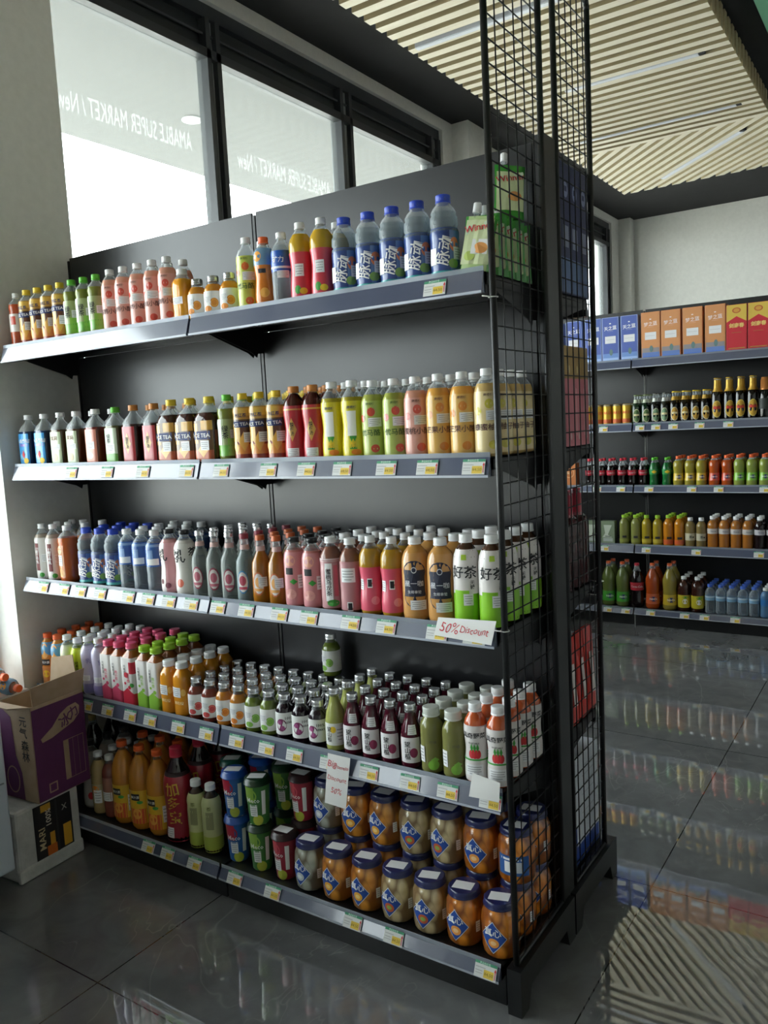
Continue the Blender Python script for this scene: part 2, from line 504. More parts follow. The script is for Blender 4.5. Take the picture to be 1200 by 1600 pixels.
def make_goods(key):
    K = KINDS[key]
    H, R, n = K['H'], K['R'], K['n']
    if K['prof'] == 'special':
        return K['make'](K)
    prof = PROF[K['prof']]
    mb = MB()
    top = K['top'] or CLEAR
    lathe(mb, prof, H, R, lambda z: K['liq'] if z < K['fill'] else top, n, 20)
    o = mb.build(K['name'])
    if K['els']:
        sf = round_surf(prof, H, R, n); st = [e for e in K['els'] if e[0] == 'sticker']; pr = [e for e in K['els'] if e[0] != 'sticker']
        if pr:
            for grp in z_clusters(pr, H):
                lb = MB()
                for i, e in grp: put(lb, sf, R, H, [e], n, 0.0006 + 0.00022 * i)
                lb.build('label', o, fix=False)
        for e in st:
            lb = MB(); put(lb, sf, R, H, [e], n, 0.0007 + 0.00022 * len(pr)); lb.build('price_sticker', o, fix=False)
    if K['cap']:
        c, r, h, st = K['cap']
        cap_mesh(r, h, c, st, paper('#e6e6e8') if K['cap_name'] == 'lid' else None).build(K['cap_name'], o, (0, 0, H - h))
    return o

cW = mat('#e9e9ea', .4); cY = mat('#e6c430', .4); cG = mat('#5cb82e', .4); cB = mat('#2444b8', .4); cO = mat('#e2622c', .4)
cBr = mat('#c17a32', .4); cP = mat('#e25a80', .4); cK = mat('#1b1b1e', .35); cR = mat('#c62a3c', .4); cL = mat('#9cc832', .4)
cS = mat('#c9cacc', .25, .9); cWh = clear('#d9dcd4', .8); cSk = mat('#4a6fd0', .4)
ink = paper('#1c1c20'); wht = paper('#ececec'); redp = paper('#cc2b33'); grn = paper('#3f9a3c'); yel = paper('#ecc52e'); orgp = paper('#e8862a')
nav = paper('#1d2b62')

def ice_tea(R):
    return [('band', .06, .3, sleeve('#9c3a26')), ('band', .3, .5, sleeve('#5e3018')), ('band', .5, .62, sleeve('#4c3018')), ('band', .62, .8, sleeve('#b58a3e')),
            ('arc', .3, .55, -60, -5, sleeve('#d2a23c')), ('arc', .66, .78, -10, 60, sleeve('#d9b04a')), ('arc', .12, .26, -30, 60, sleeve('#d98a3a')),
            ('diamond', .3, 15, R * .55, .03, sleeve('#e0a848')), ('diamond', .22, -35, R * .4, .024, sleeve('#e6b85a')),
            ('rect', .55, 0, R * 1.5, .018, nav), ('txt', 'ICE TEA', .55, 0, .0135, wht, 4), ('txt', '冰红茶', .68, 0, .013, nav),
            ('sticker', .36, 38, .026, .03)]
kind('tea_red', 'tea_bottle', 'bottle', 'white-capped red iced tea bottle', 'red iced tea bottles', 'slim', .205, .0305, liquid('#b5502c', .85), .8, (cW, .0135, .018, 'plastic'),
     [('arc', .3, .62, -60, 60, sleeve('#e5e0dc')), ('rect', .5, 5, .02, .03, sleeve('#c8452e'))])
kind('ice_tea', 'ice_tea_bottle', 'bottle', 'yellow-capped iced tea bottle', 'yellow-capped iced tea bottles', 'slim', .208, .0315, liquid('#8a3b1c', .85), .82, (cY, .0145, .019, 'plastic'), ice_tea(.0315))
kind('green_tea', 'green_tea_bottle', 'bottle', 'green-capped green tea bottle', 'green tea bottles', 'slim', .208, .0315, liquid('#8a9440', .6), .8, (cG, .0145, .019, 'plastic'),
     [('band', .22, .64, sleeve('#97a56c')), ('band', .1, .26, sleeve('#6fae45')), ('arc', .1, .36, 10, 90, sleeve('#8cc44a')), ('arc', .26, .64, -70, -25, wht),
      ('vtxt', '绿茶', .45, -2, .021, ink), ('sticker', .42, 48, .024, .026)])
def peach_els(main, dot, text, tc='#5a3a36'):
    return [('band', .04, .74, clear(main, .86, .2)), ('disc', .6, 8, .011, .012, clear(dot, .9)), ('disc', .14, 22, .012, .011, clear(dot, .9)), ('disc', .52, -42, .009, .01, clear(dot, .9)),
            ('txt', '康师傅', .7, 5, .008, paper(tc)), ('txt', text, .34, 0, .0185, paper(tc)), ('sticker', .47, 25, .036, .024)]
kind('peach', 'peach_drink_bottle', 'bottle', 'pink peach drink bottle', 'pink peach drink bottles', 'smooth', .213, .0315, liquid('#e0a08a', .8), .8, (cW, .0145, .018, 'plastic'), peach_els('#e7aa9d', '#d8584a', '蜜桃小酪'))
kind('honey', 'honey_drink_bottle', 'bottle', 'orange honey drink bottle', 'orange honey drink bottles', 'smooth', .215, .0325, liquid('#e2a44a', .85), .82, (cW, .0145, .018, 'plastic'), peach_els('#e6b662', '#dd8a34', '芒果小酪'))
kind('pomelo', 'pomelo_drink_bottle', 'bottle', 'pale honey pomelo drink bottle', 'pale pomelo drink bottles', 'smooth', .218, .0325, liquid('#d9b878', .7), .8, (cW, .0145, .018, 'plastic'), peach_els('#e6d09a', '#cfc244', '蜂蜜柚子'))
kind('jasmine', 'jasmine_drink_bottle', 'bottle', 'lime green jasmine drink bottle', 'lime green drink bottles', 'std', .213, .032, liquid('#b9c05a', .6), .8, (cW, .0145, .018, 'plastic'), peach_els('#b5c266', '#d2503c', '优马酪', '#3a5a24'))
kind('lime_tall', 'lime_drink_bottle', 'bottle', 'tall lime yellow drink bottle', 'lime yellow drink bottles', 'std', .215, .0315, liquid('#c9c24a', .7), .72, (cW, .0145, .018, 'plastic'), peach_els('#cfd45e', '#dd6a34', '优马酪', '#3a5a24'))
kind('orange_square', 'orange_juice_bottle', 'bottle', 'plain orange juice bottle', 'orange juice bottles', 'juice', .165, .029, liquid('#e39a1c', .95), .8, (cW, .017, .018, 'plastic'), [('sticker', .4, 5, .036, .022)], 4)
def jar_els(col, disc):
    return [('band', .12, .62, paper('#e6e6e4')), ('disc', .34, 20, .013, .014, paper(col)), ('disc', .34, 20, .010, .011, paper(disc)), ('disc', .34, 20, .0085, .0092, paper(col)), ('disc', .2, -20, .013, .009, paper(col)),
            ('sticker', .42, -22, .024, .022)]
kind('mini_orange', 'juice_jar', 'bottle', 'small silver-capped orange juice bottle', 'small silver-capped juice bottles', 'squat', .125, .0305, liquid('#d18a2a', .9), .8, (cS, .0175, .017, 'metal'), jar_els('#dd8a2e', '#ecb050'))
kind('fizzy_orange', 'soda_bottle', 'bottle', 'orange soda bottle with orange cap', 'orange soda bottles', 'waist', .205, .031, liquid('#dd7a22', .8), .8, (cO, .0145, .018, 'plastic'),
     [('band', .12, .6, clear('#dd7f2e', .9)), ('band', .6, .84, clear('#7fa4c4', .8)), ('disc', .72, -20, .014, .015, paper('#eaa03a')), ('disc', .22, 15, .014, .014, paper('#eaa848')), ('rect', .52, 5, .024, .012, ink)])
kind('sports_blue', 'sports_drink_bottle', 'bottle', 'clear blue-label sports drink bottle', 'blue-label sports drink bottles', 'std', .207, .032, clear('#d4dce2', .15), .8, (cW, .0145, .018, 'plastic'),
     [('band', .46, .74, sleeve('#2458b4')), ('band', .5, .53, sleeve('#dfe6ee')), ('txt', '矿力', .62, 0, .018, wht), ('sticker', .42, 25, .034, .02)])
kind('red_yellow', 'tea_drink_bottle', 'bottle', 'red-label yellow tea bottle', 'red-label yellow tea bottles', 'waist', .222, .0335, liquid('#c9a02a', .85), .86, (cW, .0145, .018, 'plastic'),
     [('band', .07, .62, sleeve('#cf3f4e')), ('sticker', .4, -2, .028, .034), ('disc', .16, -12, .009, .012, grn), ('disc', .14, 16, .011, .009, yel)])
kind('red_pink', 'tea_drink_bottle', 'bottle', 'pink-label yellow tea bottle', 'pink-label yellow tea bottles', 'waist', .222, .0335, liquid('#b58a2a', .85), .86, (cW, .0145, .018, 'plastic'),
     [('band', .07, .62, sleeve('#d4526a')), ('rect', .42, 5, .016, .026, wht), ('rect', .42, 5, .012, .02, ink), ('sticker', .4, -44, .016, .03), ('disc', .2, 30, .012, .012, sleeve('#e58a94'))])
kind('vitamin', 'vitamin_water_bottle', 'bottle', 'blue-capped vitamin water bottle', 'blue-capped vitamin water bottles', 'mizone', .208, .036, clear('#c9d4da', .15), .8, (cB, .0185, .02, 'plastic'),
     [('band', .06, .6, sleeve('#2d4684')), ('arc', .08, .56, 20, 90, sleeve('#4f74ae')), ('disc', .4, 42, .014, .018, sleeve('#d77a4a')), ('disc', .18, 34, .014, .012, sleeve('#7ba650')), ('arc', .06, .1, -90, 90, sleeve('#3fa0a0')),
      ('txt', '脉动', .33, -4, .036, wht, 78), ('rect', .27, -52, .022, .04, wht), ('sticker', .3, 58, .03, .03)])
# second shelf: large shouldered bottles
def bigels(main, extra, empty_side=True):
    return [('arc', .03, .64, -48, 48, main)] + extra
kind('blue_water', 'flavoured_water_bottle', 'bottle', 'shouldered blue-label drink bottle', 'blue-label drink bottles', 'bigsq', .195, .033, liquid('#1c3a66', .8), .7, (cW, .0155, .018, 'plastic'),
     bigels(sleeve('#3f9bdc'), [('txt', '水晶葡萄', .5, 0, .0155, wht), ('rect', .42, 0, .046, .01, sleeve('#7f6ac0')), ('disc', .2, -8, .012, .012, sleeve('#7fc8e8')), ('disc', .12, 22, .011, .011, yel), ('diamond', .24, 4, .008, .016, redp)]), 5)
kind('cream_tea', 'milk_tea_bottle', 'bottle', 'shouldered cream-label tea bottle', 'cream-label tea bottles', 'bigsq', .195, .033, liquid('#5a4024', .85), .7, (cW, .0155, .018, 'plastic'),
     bigels(sleeve('#c3cfae'), [('disc', .5, 0, .016, .026, sleeve('#e2dcc8')), ('txt', '茉莉', .52, 0, .017, paper('#6a4a28')), ('sticker', .36, 5, .042, .02), ('disc', .17, 0, .012, .014, sleeve('#b09060'))]), 5)
kind('peach_tea_big', 'peach_tea_bottle', 'bottle', 'shouldered salmon-label peach tea bottle', 'peach tea bottles', 'bigsq', .197, .033, liquid('#7a3026', .85), .72, (cW, .0155, .018, 'plastic'),
     bigels(sleeve('#d88a76'), [('disc', .5, 0, .013, .02, sleeve('#e8d2c0')), ('sticker', .36, 4, .036, .026), ('disc', .18, 0, .014, .012, sleeve('#e6b8a4'))]), 5)
kind('green_tea_big', 'green_tea_bottle', 'bottle', 'shouldered green-capped tea bottle', 'shouldered green tea bottles', 'bigsq', .198, .033, liquid('#5e5a2a', .8), .72, (cG, .0155, .019, 'plastic'),
     bigels(sleeve('#bccab0'), [('arc', .03, .2, -48, 48, sleeve('#5f9a3e')), ('vtxt', '绿茶', .46, -8, .017, ink), ('sticker', .3, 4, .034, .026)]), 5)
kind('plum_big', 'plum_drink_bottle', 'bottle', 'shouldered red plum drink bottle', 'shouldered red plum drink bottles', 'bigsq', .2, .034, liquid('#3a1c14', .9), .72, (cBr, .016, .019, 'plastic'),
     bigels(sleeve('#a82c34'), [('diamond', .36, 0, .015, .036, sleeve('#c79a4a')), ('vtxt', '酸梅汤', .37, 0, .0135, ink)]), 5)
kind('ice_tea_big', 'ice_tea_bottle', 'bottle', 'large yellow-capped iced tea bottle', 'large iced tea bottles', 'bigsq', .207, .041, liquid('#3c1c12', .88), .74, (cY, .017, .02, 'plastic'),
     [('arc', .03, .64, -52, 52, sleeve('#6a4a24')), ('arc', .3, .6, -52, -20, sleeve('#d0a040')), ('arc', .03, .2, -52, 52, sleeve('#b0522c')), ('arc', .5, .64, 0, 52, sleeve('#c99a40')),
      ('diamond', .2, 5, .02, .024, sleeve('#d8a850')), ('rect', .42, 0, .06, .026, nav), ('txt', 'ICE TEA', .42, 0, .0175, wht), ('sticker', .27, 15, .03, .03),
      ('arc', .08, .5, 60, 100, sleeve('#8a4a3a'))], 5)
kind('plum', 'plum_drink_bottle', 'bottle', 'slim red plum drink bottle', 'slim red plum drink bottles', 'waist', .215, .0325, liquid('#4a1a14', .9), .88, (cBr, .016, .019, 'plastic'),
     [('band', .05, .74, sleeve('#b22732')), ('diamond', .42, 4, .015, .034, sleeve('#cfa04e')), ('vtxt', '酸梅汤', .43, 4, .0135, ink), ('band', .68, .7, sleeve('#cfa04e')), ('sticker', .12, 5, .034, .024)])
kind('pear', 'pear_drink_bottle', 'bottle', 'yellow pear drink bottle', 'yellow pear drink bottles', 'waist', .218, .0325, liquid('#c2b23a', .6), .8, (cW, .016, .018, 'plastic'),
     [('band', .05, .74, sleeve('#d3c422')), ('rect', .3, 0, .02, .07, grn), ('txt', '梨', .19, 0, .018, yel), ('rect', .46, -4, .026, .068, wht), ('txt', '康师傅', .66, 0, .009, nav), ('disc', .1, 14, .014, .008, orgp)])
# middle shelf
kind('coconut', 'coconut_water_bottle', 'bottle', 'white sleeve drink bottle with maroon stripe', 'maroon-striped white bottles', 'std', .215, .031, liquid('#c9b8a8', .6), .8, (cW, .0145, .018, 'plastic'),
     [('band', .04, .76, sleeve('#d6d2ce')), ('rect', .42, -10, .018, .105, paper('#6e2a2c')), ('vtxt', '轻食牛乳', .42, -10, .0135, wht), ('disc', .1, 16, .01, .009, grn), ('sticker', .4, 45, .024, .03)])
kind('amber_tea', 'tea_bottle', 'bottle', 'large amber herbal tea bottle', 'amber herbal tea bottles', 'slim', .213, .037, liquid('#c25a1c', .85), .82, (cW, .016, .018, 'plastic'),
     [('arc', .1, .66, -70, 0, clear('#d88a5a', .9)), ('disc', .58, -30, .012, .016, paper('#e6c8a0')), ('sticker', .4, -30, .024, .04), ('disc', .18, -25, .013, .016, paper('#d8a468'))])
kind('water_blue', 'sports_drink_bottle', 'bottle', 'clear drink bottle with blue wrap', 'blue-wrapped clear bottles', 'std', .21, .0335, clear('#d0d8e0', .16), .8, (cW, .016, .018, 'plastic'),
     [('band', .42, .8, clear('#3f68b0', .85)), ('band', .74, .78, clear('#8fb0dc', .8)), ('rect', .5, 5, .04, .022, wht), ('rect', .62, -10, .02, .03, sleeve('#7f9fd0'))])
kind('yogurt_pink', 'yogurt_drink_bottle', 'bottle', 'pink yogurt drink bottle with black cap', 'black-capped yogurt bottles', 'waist', .215, .034, liquid('#d8a0a0', .9), .85, (cK, .016, .014, 'plastic'),
     [('band', .03, .8, sleeve('#d59aa0')), ('arc', .03, .8, -70, -5, sleeve('#e2d8d6')), ('txt', '乳', .62, -22, .045, ink), ('disc', .2, -30, .007, .009, paper('#6a2430')), ('disc', .14, 8, .01, .01, paper('#8a4a5a'))])
kind('yogurt_white', 'yogurt_drink_bottle', 'bottle', 'white yogurt drink bottle with black cap', 'black-capped yogurt bottles', 'waist', .215, .036, liquid('#dcd6cf', .9), .85, (cK, .0165, .014, 'plastic'),
     [('band', .03, .8, sleeve('#dedad4')), ('txt', '乳', .62, -18, .048, ink), ('disc', .2, -20, .013, .014, sleeve('#d8705a')), ('txt', '茶', .68, 55, .03, ink)])
def cidr(c1, c2):
    return [('disc', .3, 0, .019, .037, paper(c1)), ('disc', .3, 0, .016, .032, paper('#d8d0cc')), ('disc', .32, 0, .011, .016, paper(c2)), ('rect', .21, 0, .026, .009, paper(c2)), ('band', .77, .84, paper('#c9a8a4'))]
kind('cider', 'glass_soda_bottle', 'bottle', 'clear glass bottle with oval pink label', 'clear glass soda bottles', 'glass', .215, .031, clear('#c8cecc', .2), .78, (cS, .0145, .016, 'metal'), cidr('#8a2440', '#b05a6a'))
kind('cider_red', 'glass_soda_bottle', 'bottle', 'red-capped glass bottle with blue oval label', 'red-capped glass soda bottles', 'glass', .212, .031, clear('#b8c8ca', .26), .78, (mat('#8e2a3c', .4), .0145, .016, 'metal'), cidr('#3a78a8', '#a83a50'))
kind('cider_orange', 'glass_soda_bottle', 'bottle', 'amber glass soda bottle with orange cap', 'amber glass soda bottles', 'glass', .21, .031, liquid('#a0641a', .85), .8, (mat('#c25c24', .4), .0145, .016, 'metal'), cidr('#c2642a', '#d89a50') + [('sticker', .33, 25, .026, .03)])
kind('peach_black', 'peach_tea_bottle', 'bottle', 'pink peach tea bottle with black cap', 'black-capped peach tea bottles', 'smooth', .208, .0325, liquid('#c9807a', .85), .85, (cK, .0165, .014, 'plastic'),
     [('band', .04, .8, sleeve('#c9858a')), ('disc', .68, -5, .016, .017, sleeve('#e0a08a')), ('rect', .53, -12, .024, .02, ink), ('diamond', .38, 10, .012, .009, grn), ('disc', .2, -10, .018, .016, sleeve('#d89a94')), ('sticker', .38, 50, .02, .04)])
kind('oolong', 'oolong_tea_bottle', 'bottle', 'dusty pink oolong tea bottle', 'dusty pink oolong tea bottles', 'std', .215, .0325, liquid('#8a5a4a', .8), .85, (cW, .0165, .018, 'plastic'),
     [('band', .05, .7, sleeve('#b8868a')), ('band', .68, .72, paper('#d8c8c8')), ('rect', .4, -8, .022, .11, wht), ('vtxt', '蜜桃乌龙茶', .4, -8, .0165, ink), ('rect', .42, 28, .012, .09, sleeve('#c9596a')), ('disc', .12, 10, .018, .01, grn)])
kind('oolong_plain', 'oolong_tea_bottle', 'bottle', 'oolong tea bottle showing barcode sticker', 'dusty pink oolong tea bottles', 'std', .213, .0325, liquid('#8a5a4a', .8), .85, (cW, .0165, .018, 'plastic'),
     [('band', .05, .7, sleeve('#b57f84')), ('sticker', .52, 0, .042, .04), ('rect', .1, 5, .016, .026, wht), ('rect', .1, 5, .012, .02, ink)])
kind('coffee', 'coffee_bottle', 'bottle', 'light brown coffee bottle with navy label', 'coffee bottles with navy label', 'smooth', .225, .0375, liquid('#c9924e', .9), .92, (cW, .0175, .02, 'plastic'),
     [('band', .02, .82, clear('#cf9a5c', .85)), ('arc', .3, .62, -50, 40, paper('#20243a')), ('disc', .3, -4, .032, .03, paper('#20243a')), ('disc', .6, -4, .032, .03, paper('#20243a')), ('disc', .62, -4, .0075, .0085, paper('#c8c8cc')), ('disc', .62, -4, .0055, .0062, paper('#20243a')),
      ('txt', '星一咖', .46, -6, .017, paper('#c9c9d0')), ('txt', '生椰拿铁', .36, -4, .009, paper('#c9c9d0')), ('sticker', .2, 10, .042, .026)])
kind('good_tea', 'tea_bottle', 'bottle', 'white and lime green tea bottle', 'white and lime tea bottles', 'smooth', .238, .0345, liquid('#4a3020', .9), .9, (cW, .0175, .022, 'plastic'),
     [('band', .36, .84, sleeve('#dcd6d4')), ('band', .02, .36, sleeve('#86c22c')), ('arc', .36, .4, -50, 20, sleeve('#86c22c')), ('rect', .76, 0, .014, .014, sleeve('#a6c43a')), ('txt', '好茶', .6, 0, .034, ink), ('vtxt', '无糖', .46, 34, .012, ink), ('sticker', .3, 16, .024, .03)])
# fourth shelf
kind('orange_blue', 'orange_drink_bottle', 'bottle', 'orange-capped blue-top juice bottle', 'orange-capped juice bottles', 'mizone', .205, .029, liquid('#d98a3a', .9), .9, (cO, .0165, .018, 'plastic'),
     [('band', .6, .84, sleeve('#5f9ac0')), ('disc', .68, 0, .016, .03, sleeve('#e8a95a')), ('rect', .46, 0, .034, .024, ink), ('txt', '美汁源', .46, 0, .011, wht), ('band', .04, .38, sleeve('#d8894a')), ('disc', .24, 0, .014, .014, yel)])
kind('cream_lime', 'milk_drink_bottle', 'bottle', 'white-capped cream drink bottle', 'cream drink bottles', 'smooth', .21, .029, liquid('#d8dcc0', .9), .85, (cW, .0165, .018, 'plastic'),
     [('band', .04, .8, sleeve('#dbdcbc')), ('vtxt', '蔬果茶', .5, -12, .0125, paper('#5a5a3a')), ('vtxt', '轻果饮', .5, 14, .0125, paper('#5a5a3a')), ('disc', .14, 5, .012, .014, sleeve('#b6cc4a'))])
kind('lime_bright', 'lime_tea_bottle', 'bottle', 'bright lime green drink bottle', 'bright lime drink bottles', 'smooth', .205, .029, liquid('#c2d22e', .9), .85, (cW, .0165, .018, 'plastic'),
     [('band', .04, .8, sleeve('#c3d42a')), ('vtxt', '蔬果茶', .5, -12, .0125, ink), ('vtxt', '轻果饮', .5, 14, .0125, ink), ('band', .24, .3, wht)])
kind('lilac', 'milk_drink_bottle', 'bottle', 'lilac wrapped drink bottle', 'lilac drink bottles', 'waist', .218, .0295, liquid('#c8c0d8', .9), .85, (cW, .0165, .018, 'plastic'),
     [('band', .3, .82, sleeve('#c2bad2')), ('sticker', .3, 0, .034, .02), ('band', .04, .2, sleeve('#8a80b0')), ('txt', '乳', .6, 30, .02, paper('#8a7fae'))])
def cartonels(c):
    return [('band', .01, .78, paper('#e2dedb')), ('arc', .01, .2, -180, 180, paper(c)), ('diamond', .2, 0, .024, .02, paper(c)), ('vtxt', '元氣茶道', .56, -14, .012, paper('#6a6a66')), ('vtxt', '桃の茶', .46, 12, .013, paper(c)),
            ('disc', .36, -16, .005, .005, paper(c)), ('disc', .3, 20, .006, .007, paper(c))]
kind('carton_pink', 'fruit_tea_bottle', 'bottle', 'square white tea bottle with pink cap', 'square pink-capped tea bottles', 'carton', .218, .027, liquid('#a05a2c', .9), .9, (cP, .0205, .02, 'plastic'), cartonels('#d84a70'), 8)
kind('carton_red', 'fruit_tea_bottle', 'bottle', 'square white tea bottle, red panel turned outward', 'square pink-capped tea bottles', 'carton', .222, .031, liquid('#a05a2c', .9), .9, (cP, .0205, .02, 'plastic'),
     cartonels('#cc2440') + [('rect', .62, 44, .022, .042, paper('#c8283c')), ('disc', .5, -4, .009, .01, paper('#c8283c')), ('disc', .34, 36, .007, .008, grn)], 8)
kind('carton_green', 'fruit_tea_bottle', 'bottle', 'square white tea bottle with green cap', 'square green-capped tea bottles', 'carton', .218, .027, liquid('#9a5a2c', .9), .9, (cL, .0205, .02, 'plastic'), cartonels('#8cc03c'), 8)
kind('orange_juice', 'orange_juice_bottle', 'bottle', 'white-capped orange juice bottle', 'white-capped orange juice bottles', 'juice', .182, .03, liquid('#dd9224', .95), .88, (cW, .0205, .02, 'plastic'),
     [('sticker', .46, -6, .036, .034), ('disc', .46, 44, .008, .012, paper('#e8b85a')), ('txt', '果粒橙', .26, 10, .012, paper('#f0d8a0'))], 3)
def gj(col, disc): return jar_els(col, disc)
kind('jar_grapefruit', 'juice_jar', 'bottle', 'small grapefruit juice bottle', 'small grapefruit juice bottles', 'squat', .138, .0303, liquid('#7a3428', .92), .8, (cS, .0185, .018, 'metal'), gj('#cc4a4a', '#e88a7a'))
kind('jar_orange', 'juice_jar', 'bottle', 'small orange juice bottle', 'small orange juice bottles', 'squat', .138, .0303, liquid('#c07a28', .92), .8, (cS, .0185, .018, 'metal'), gj('#e07f28', '#eeb45a'))
kind('jar_green', 'juice_jar', 'bottle', 'small green juice bottle', 'small green juice bottles', 'squat', .138, .0303, liquid('#6a7a30', .92), .8, (cS, .0185, .018, 'metal'), gj('#7fb04a', '#a6cf70'))
kind('jar_grape', 'juice_jar', 'bottle', 'small dark grape juice bottle', 'small grape juice bottles', 'squat', .138, .0303, liquid('#1e0f1a', .95), .8, (cS, .0185, .018, 'metal'),
     [('band', .12, .62, paper('#e0e0de')), ('disc', .34, -14, .017, .02, paper('#7a2a5a')), ('disc', .4, -24, .007, .007, paper('#a04a80')), ('disc', .28, -6, .007, .007, paper('#a04a80')), ('txt', '100%', .5, 34, .012, ink), ('txt', 'BERRY', .4, 34, .009, ink)])
kind('tall_lime', 'fruit_vinegar_bottle', 'bottle', 'tall pale yellow fruit drink bottle', 'pale yellow glass bottles', 'tall', .185, .0305, liquid('#b8bc6a', .75), .86, (cS, .0165, .018, 'metal'),
     [('arc', .1, .46, -60, 60, paper('#dedfda')), ('vtxt', '望山楂', .28, -18, .016, ink), ('disc', .36, 5, .009, .01, yel), ('sticker', .28, 42, .022, .05)])
def redtall(t, c): return [('arc', .1, .5, -55, 55, paper('#dcd8da')), ('vtxt', t, .3, -12, .018, ink), ('disc', .26, 20, .011, .014, paper(c)), ('sticker', .62, 15, .026, .026)]
kind('tall_plum', 'fruit_vinegar_bottle', 'bottle', 'tall dark red fruit drink bottle', 'dark red glass bottles', 'tall', .178, .031, liquid('#4a1424', .93), .86, (cS, .0165, .018, 'metal'), redtall('望山楂', '#8a2a50'))
kind('clear_cap', 'sour_plum_bottle', 'bottle', 'clear-capped pale green drink bottle', 'clear-capped pale green bottles', 'juice', .18, .032, liquid('#8a8a50', .7), .86, (cWh, .0235, .024, 'plastic'),
     [('disc', .14, 10, .016, .014, sleeve('#7fb840')), ('diamond', .22, 18, .012, .008, sleeve('#7fb840')), ('sticker', .3, -50, .018, .045), ('txt', '柠檬', .5, 10, .01, paper('#5a5a34'))])
kind('carrot', 'carrot_juice_bottle', 'bottle', 'white-label carrot juice bottle', 'white-label carrot juice bottles', 'waist', .212, .031, liquid('#c2582c', .93), .93, (cW, .0175, .022, 'plastic'),
     [('band', .03, .74, sleeve('#dcd6d4')), ('txt', '具奇野菜', .62, 0, .0165, ink), ('txt', 'VEGETABLE', .52, 0, .006, ink), ('disc', .38, -12, .009, .012, redp), ('disc', .38, 4, .009, .012, redp), ('disc', .38, 20, .009, .012, redp),
      ('diamond', .46, -12, .004, .012, grn), ('diamond', .46, 4, .004, .012, grn), ('diamond', .46, 20, .004, .012, grn), ('band', .3, .32, grn), ('sticker', .18, 0, .046, .03)])
# bottom shelf
kind('black_cap', 'milk_drink_bottle', 'bottle', 'large milky bottle with black cap', 'black-capped milky bottles', 'waist', .26, .037, liquid('#b5aaa0', .85), .85, (cK, .018, .02, 'plastic'), [('band', .05, .6, clear('#c9c2ba', .8)), ('disc', .2, 10, .012, .014, redp), ('txt', '乳', .55, 0, .03, ink)])
kind('gold_cap', 'soy_sauce_bottle', 'bottle', 'dark bottle with gold cap', 'dark gold-capped bottles', 'coke', .32, .042, liquid('#141012', .95), .9, (mat('#8a7434', .4), .015, .022, 'plastic'), [('band', .2, .5, paper('#2a2426'))])
kind('pale_small', 'soy_milk_bottle', 'bottle', 'white-capped pale drink bottle', 'white-capped pale bottles', 'std', .235, .031, liquid('#b8a070', .85), .85, (cW, .0165, .018, 'plastic'), [('arc', .2, .5, -80, 80, clear('#c9b890', .8)), ('disc', .42, -10, .014, .014, orgp), ('sticker', .3, 5, .03, .05)])
kind('rose_small', 'fruit_drink_bottle', 'bottle', 'white-capped rosy drink bottle', 'rosy drink bottles', 'std', .235, .031, liquid('#8a4a40', .85), .88, (cW, .0165, .018, 'plastic'), [('band', .3, .66, clear('#b07a6a', .85)), ('sticker', .36, 0, .042, .034)])
kind('big_orange', 'orange_juice_bottle', 'bottle', 'large orange juice bottle', 'large orange juice bottles', 'big', .305, .045, liquid('#d08a34', .8), .9, (cO, .0185, .02, 'plastic'),
     [('band', .1, .5, sleeve('#d9ac2c')), ('arc', .1, .28, -40, 35, sleeve('#d0552c')), ('disc', .22, -4, .017, .02, sleeve('#e8a048')), ('rect', .42, -10, .034, .024, ink), ('txt', '美汁源', .42, -10, .011, wht), ('disc', .36, 12, .011, .006, grn), ('sticker', .28, 55, .02, .06)])
kind('big_red', 'herbal_tea_bottle', 'bottle', 'tall red herbal tea bottle with gold writing', 'tall red herbal tea bottles', 'coke', .335, .05, liquid('#1e0c10', .95), .95, (mat('#b41e38', .4), .0215, .034, 'plastic'),
     [('band', .04, .72, sleeve('#98182c')), ('band', .72, .76, paper('#2a1618')), ('txt', '加', .6, -4, .05, paper('#c9a53a'), 8), ('txt', '多', .45, -2, .05, paper('#c9a53a')), ('txt', '宝', .3, 2, .05, paper('#c9a53a')), ('sticker', .14, -24, .03, .036)])
kind('lime_pale', 'milk_tea_bottle', 'bottle', 'pale lime wrapped drink bottle', 'pale lime drink bottles', 'std', .235, .033, liquid('#3a2c20', .9), .9, (cW, .018, .02, 'plastic'),
     [('band', .02, .82, sleeve('#bcc08a')), ('band', .02, .26, sleeve('#a2b04a')), ('rect', .5, 4, .026, .06, paper('#8f9068')), ('txt', '茶', .68, 4, .016, paper('#6a6f3a'))])
def cupels(c, c2, txt='Meco'):
    return [('band', .02, .84, sleeve(c)), ('arc', .5, .84, -60, 0, sleeve(c2)), ('disc', .66, -14, .02, .022, sleeve(c2)), ('txt', txt, .56, -6, .022, wht), ('txt', '果汁茶', .44, -6, .010, wht), ('disc', .12, 14, .02, .018, sleeve('#b8c04a')), ('sticker', .32, -6, .028, .034), ('rect', .5, 48, .014, .08, wht)]
for kk, dd, c, c2, lid in (('cup_teal', 'teal fruit tea cup', '#1f7a6a', '#b23a4a', '#0f4a3c'), ('cup_blue', 'blue fruit tea cup', '#2a5fa4', '#b22c44', '#1c4a9a'),
                           ('cup_green', 'green fruit tea cup', '#3f7a3a', '#8ab048', '#12301c'), ('cup_red', 'red fruit tea cup', '#9c2a3c', '#c8505a', '#2a1418')):
    kind(kk, 'fruit_tea_cup', 'cup', dd, dd + 's', 'cup', .152, .04, sleeve(c), 2, (mat(lid, .35), .042, .02, 'dome'), cupels(c, c2), cap_name='lid')
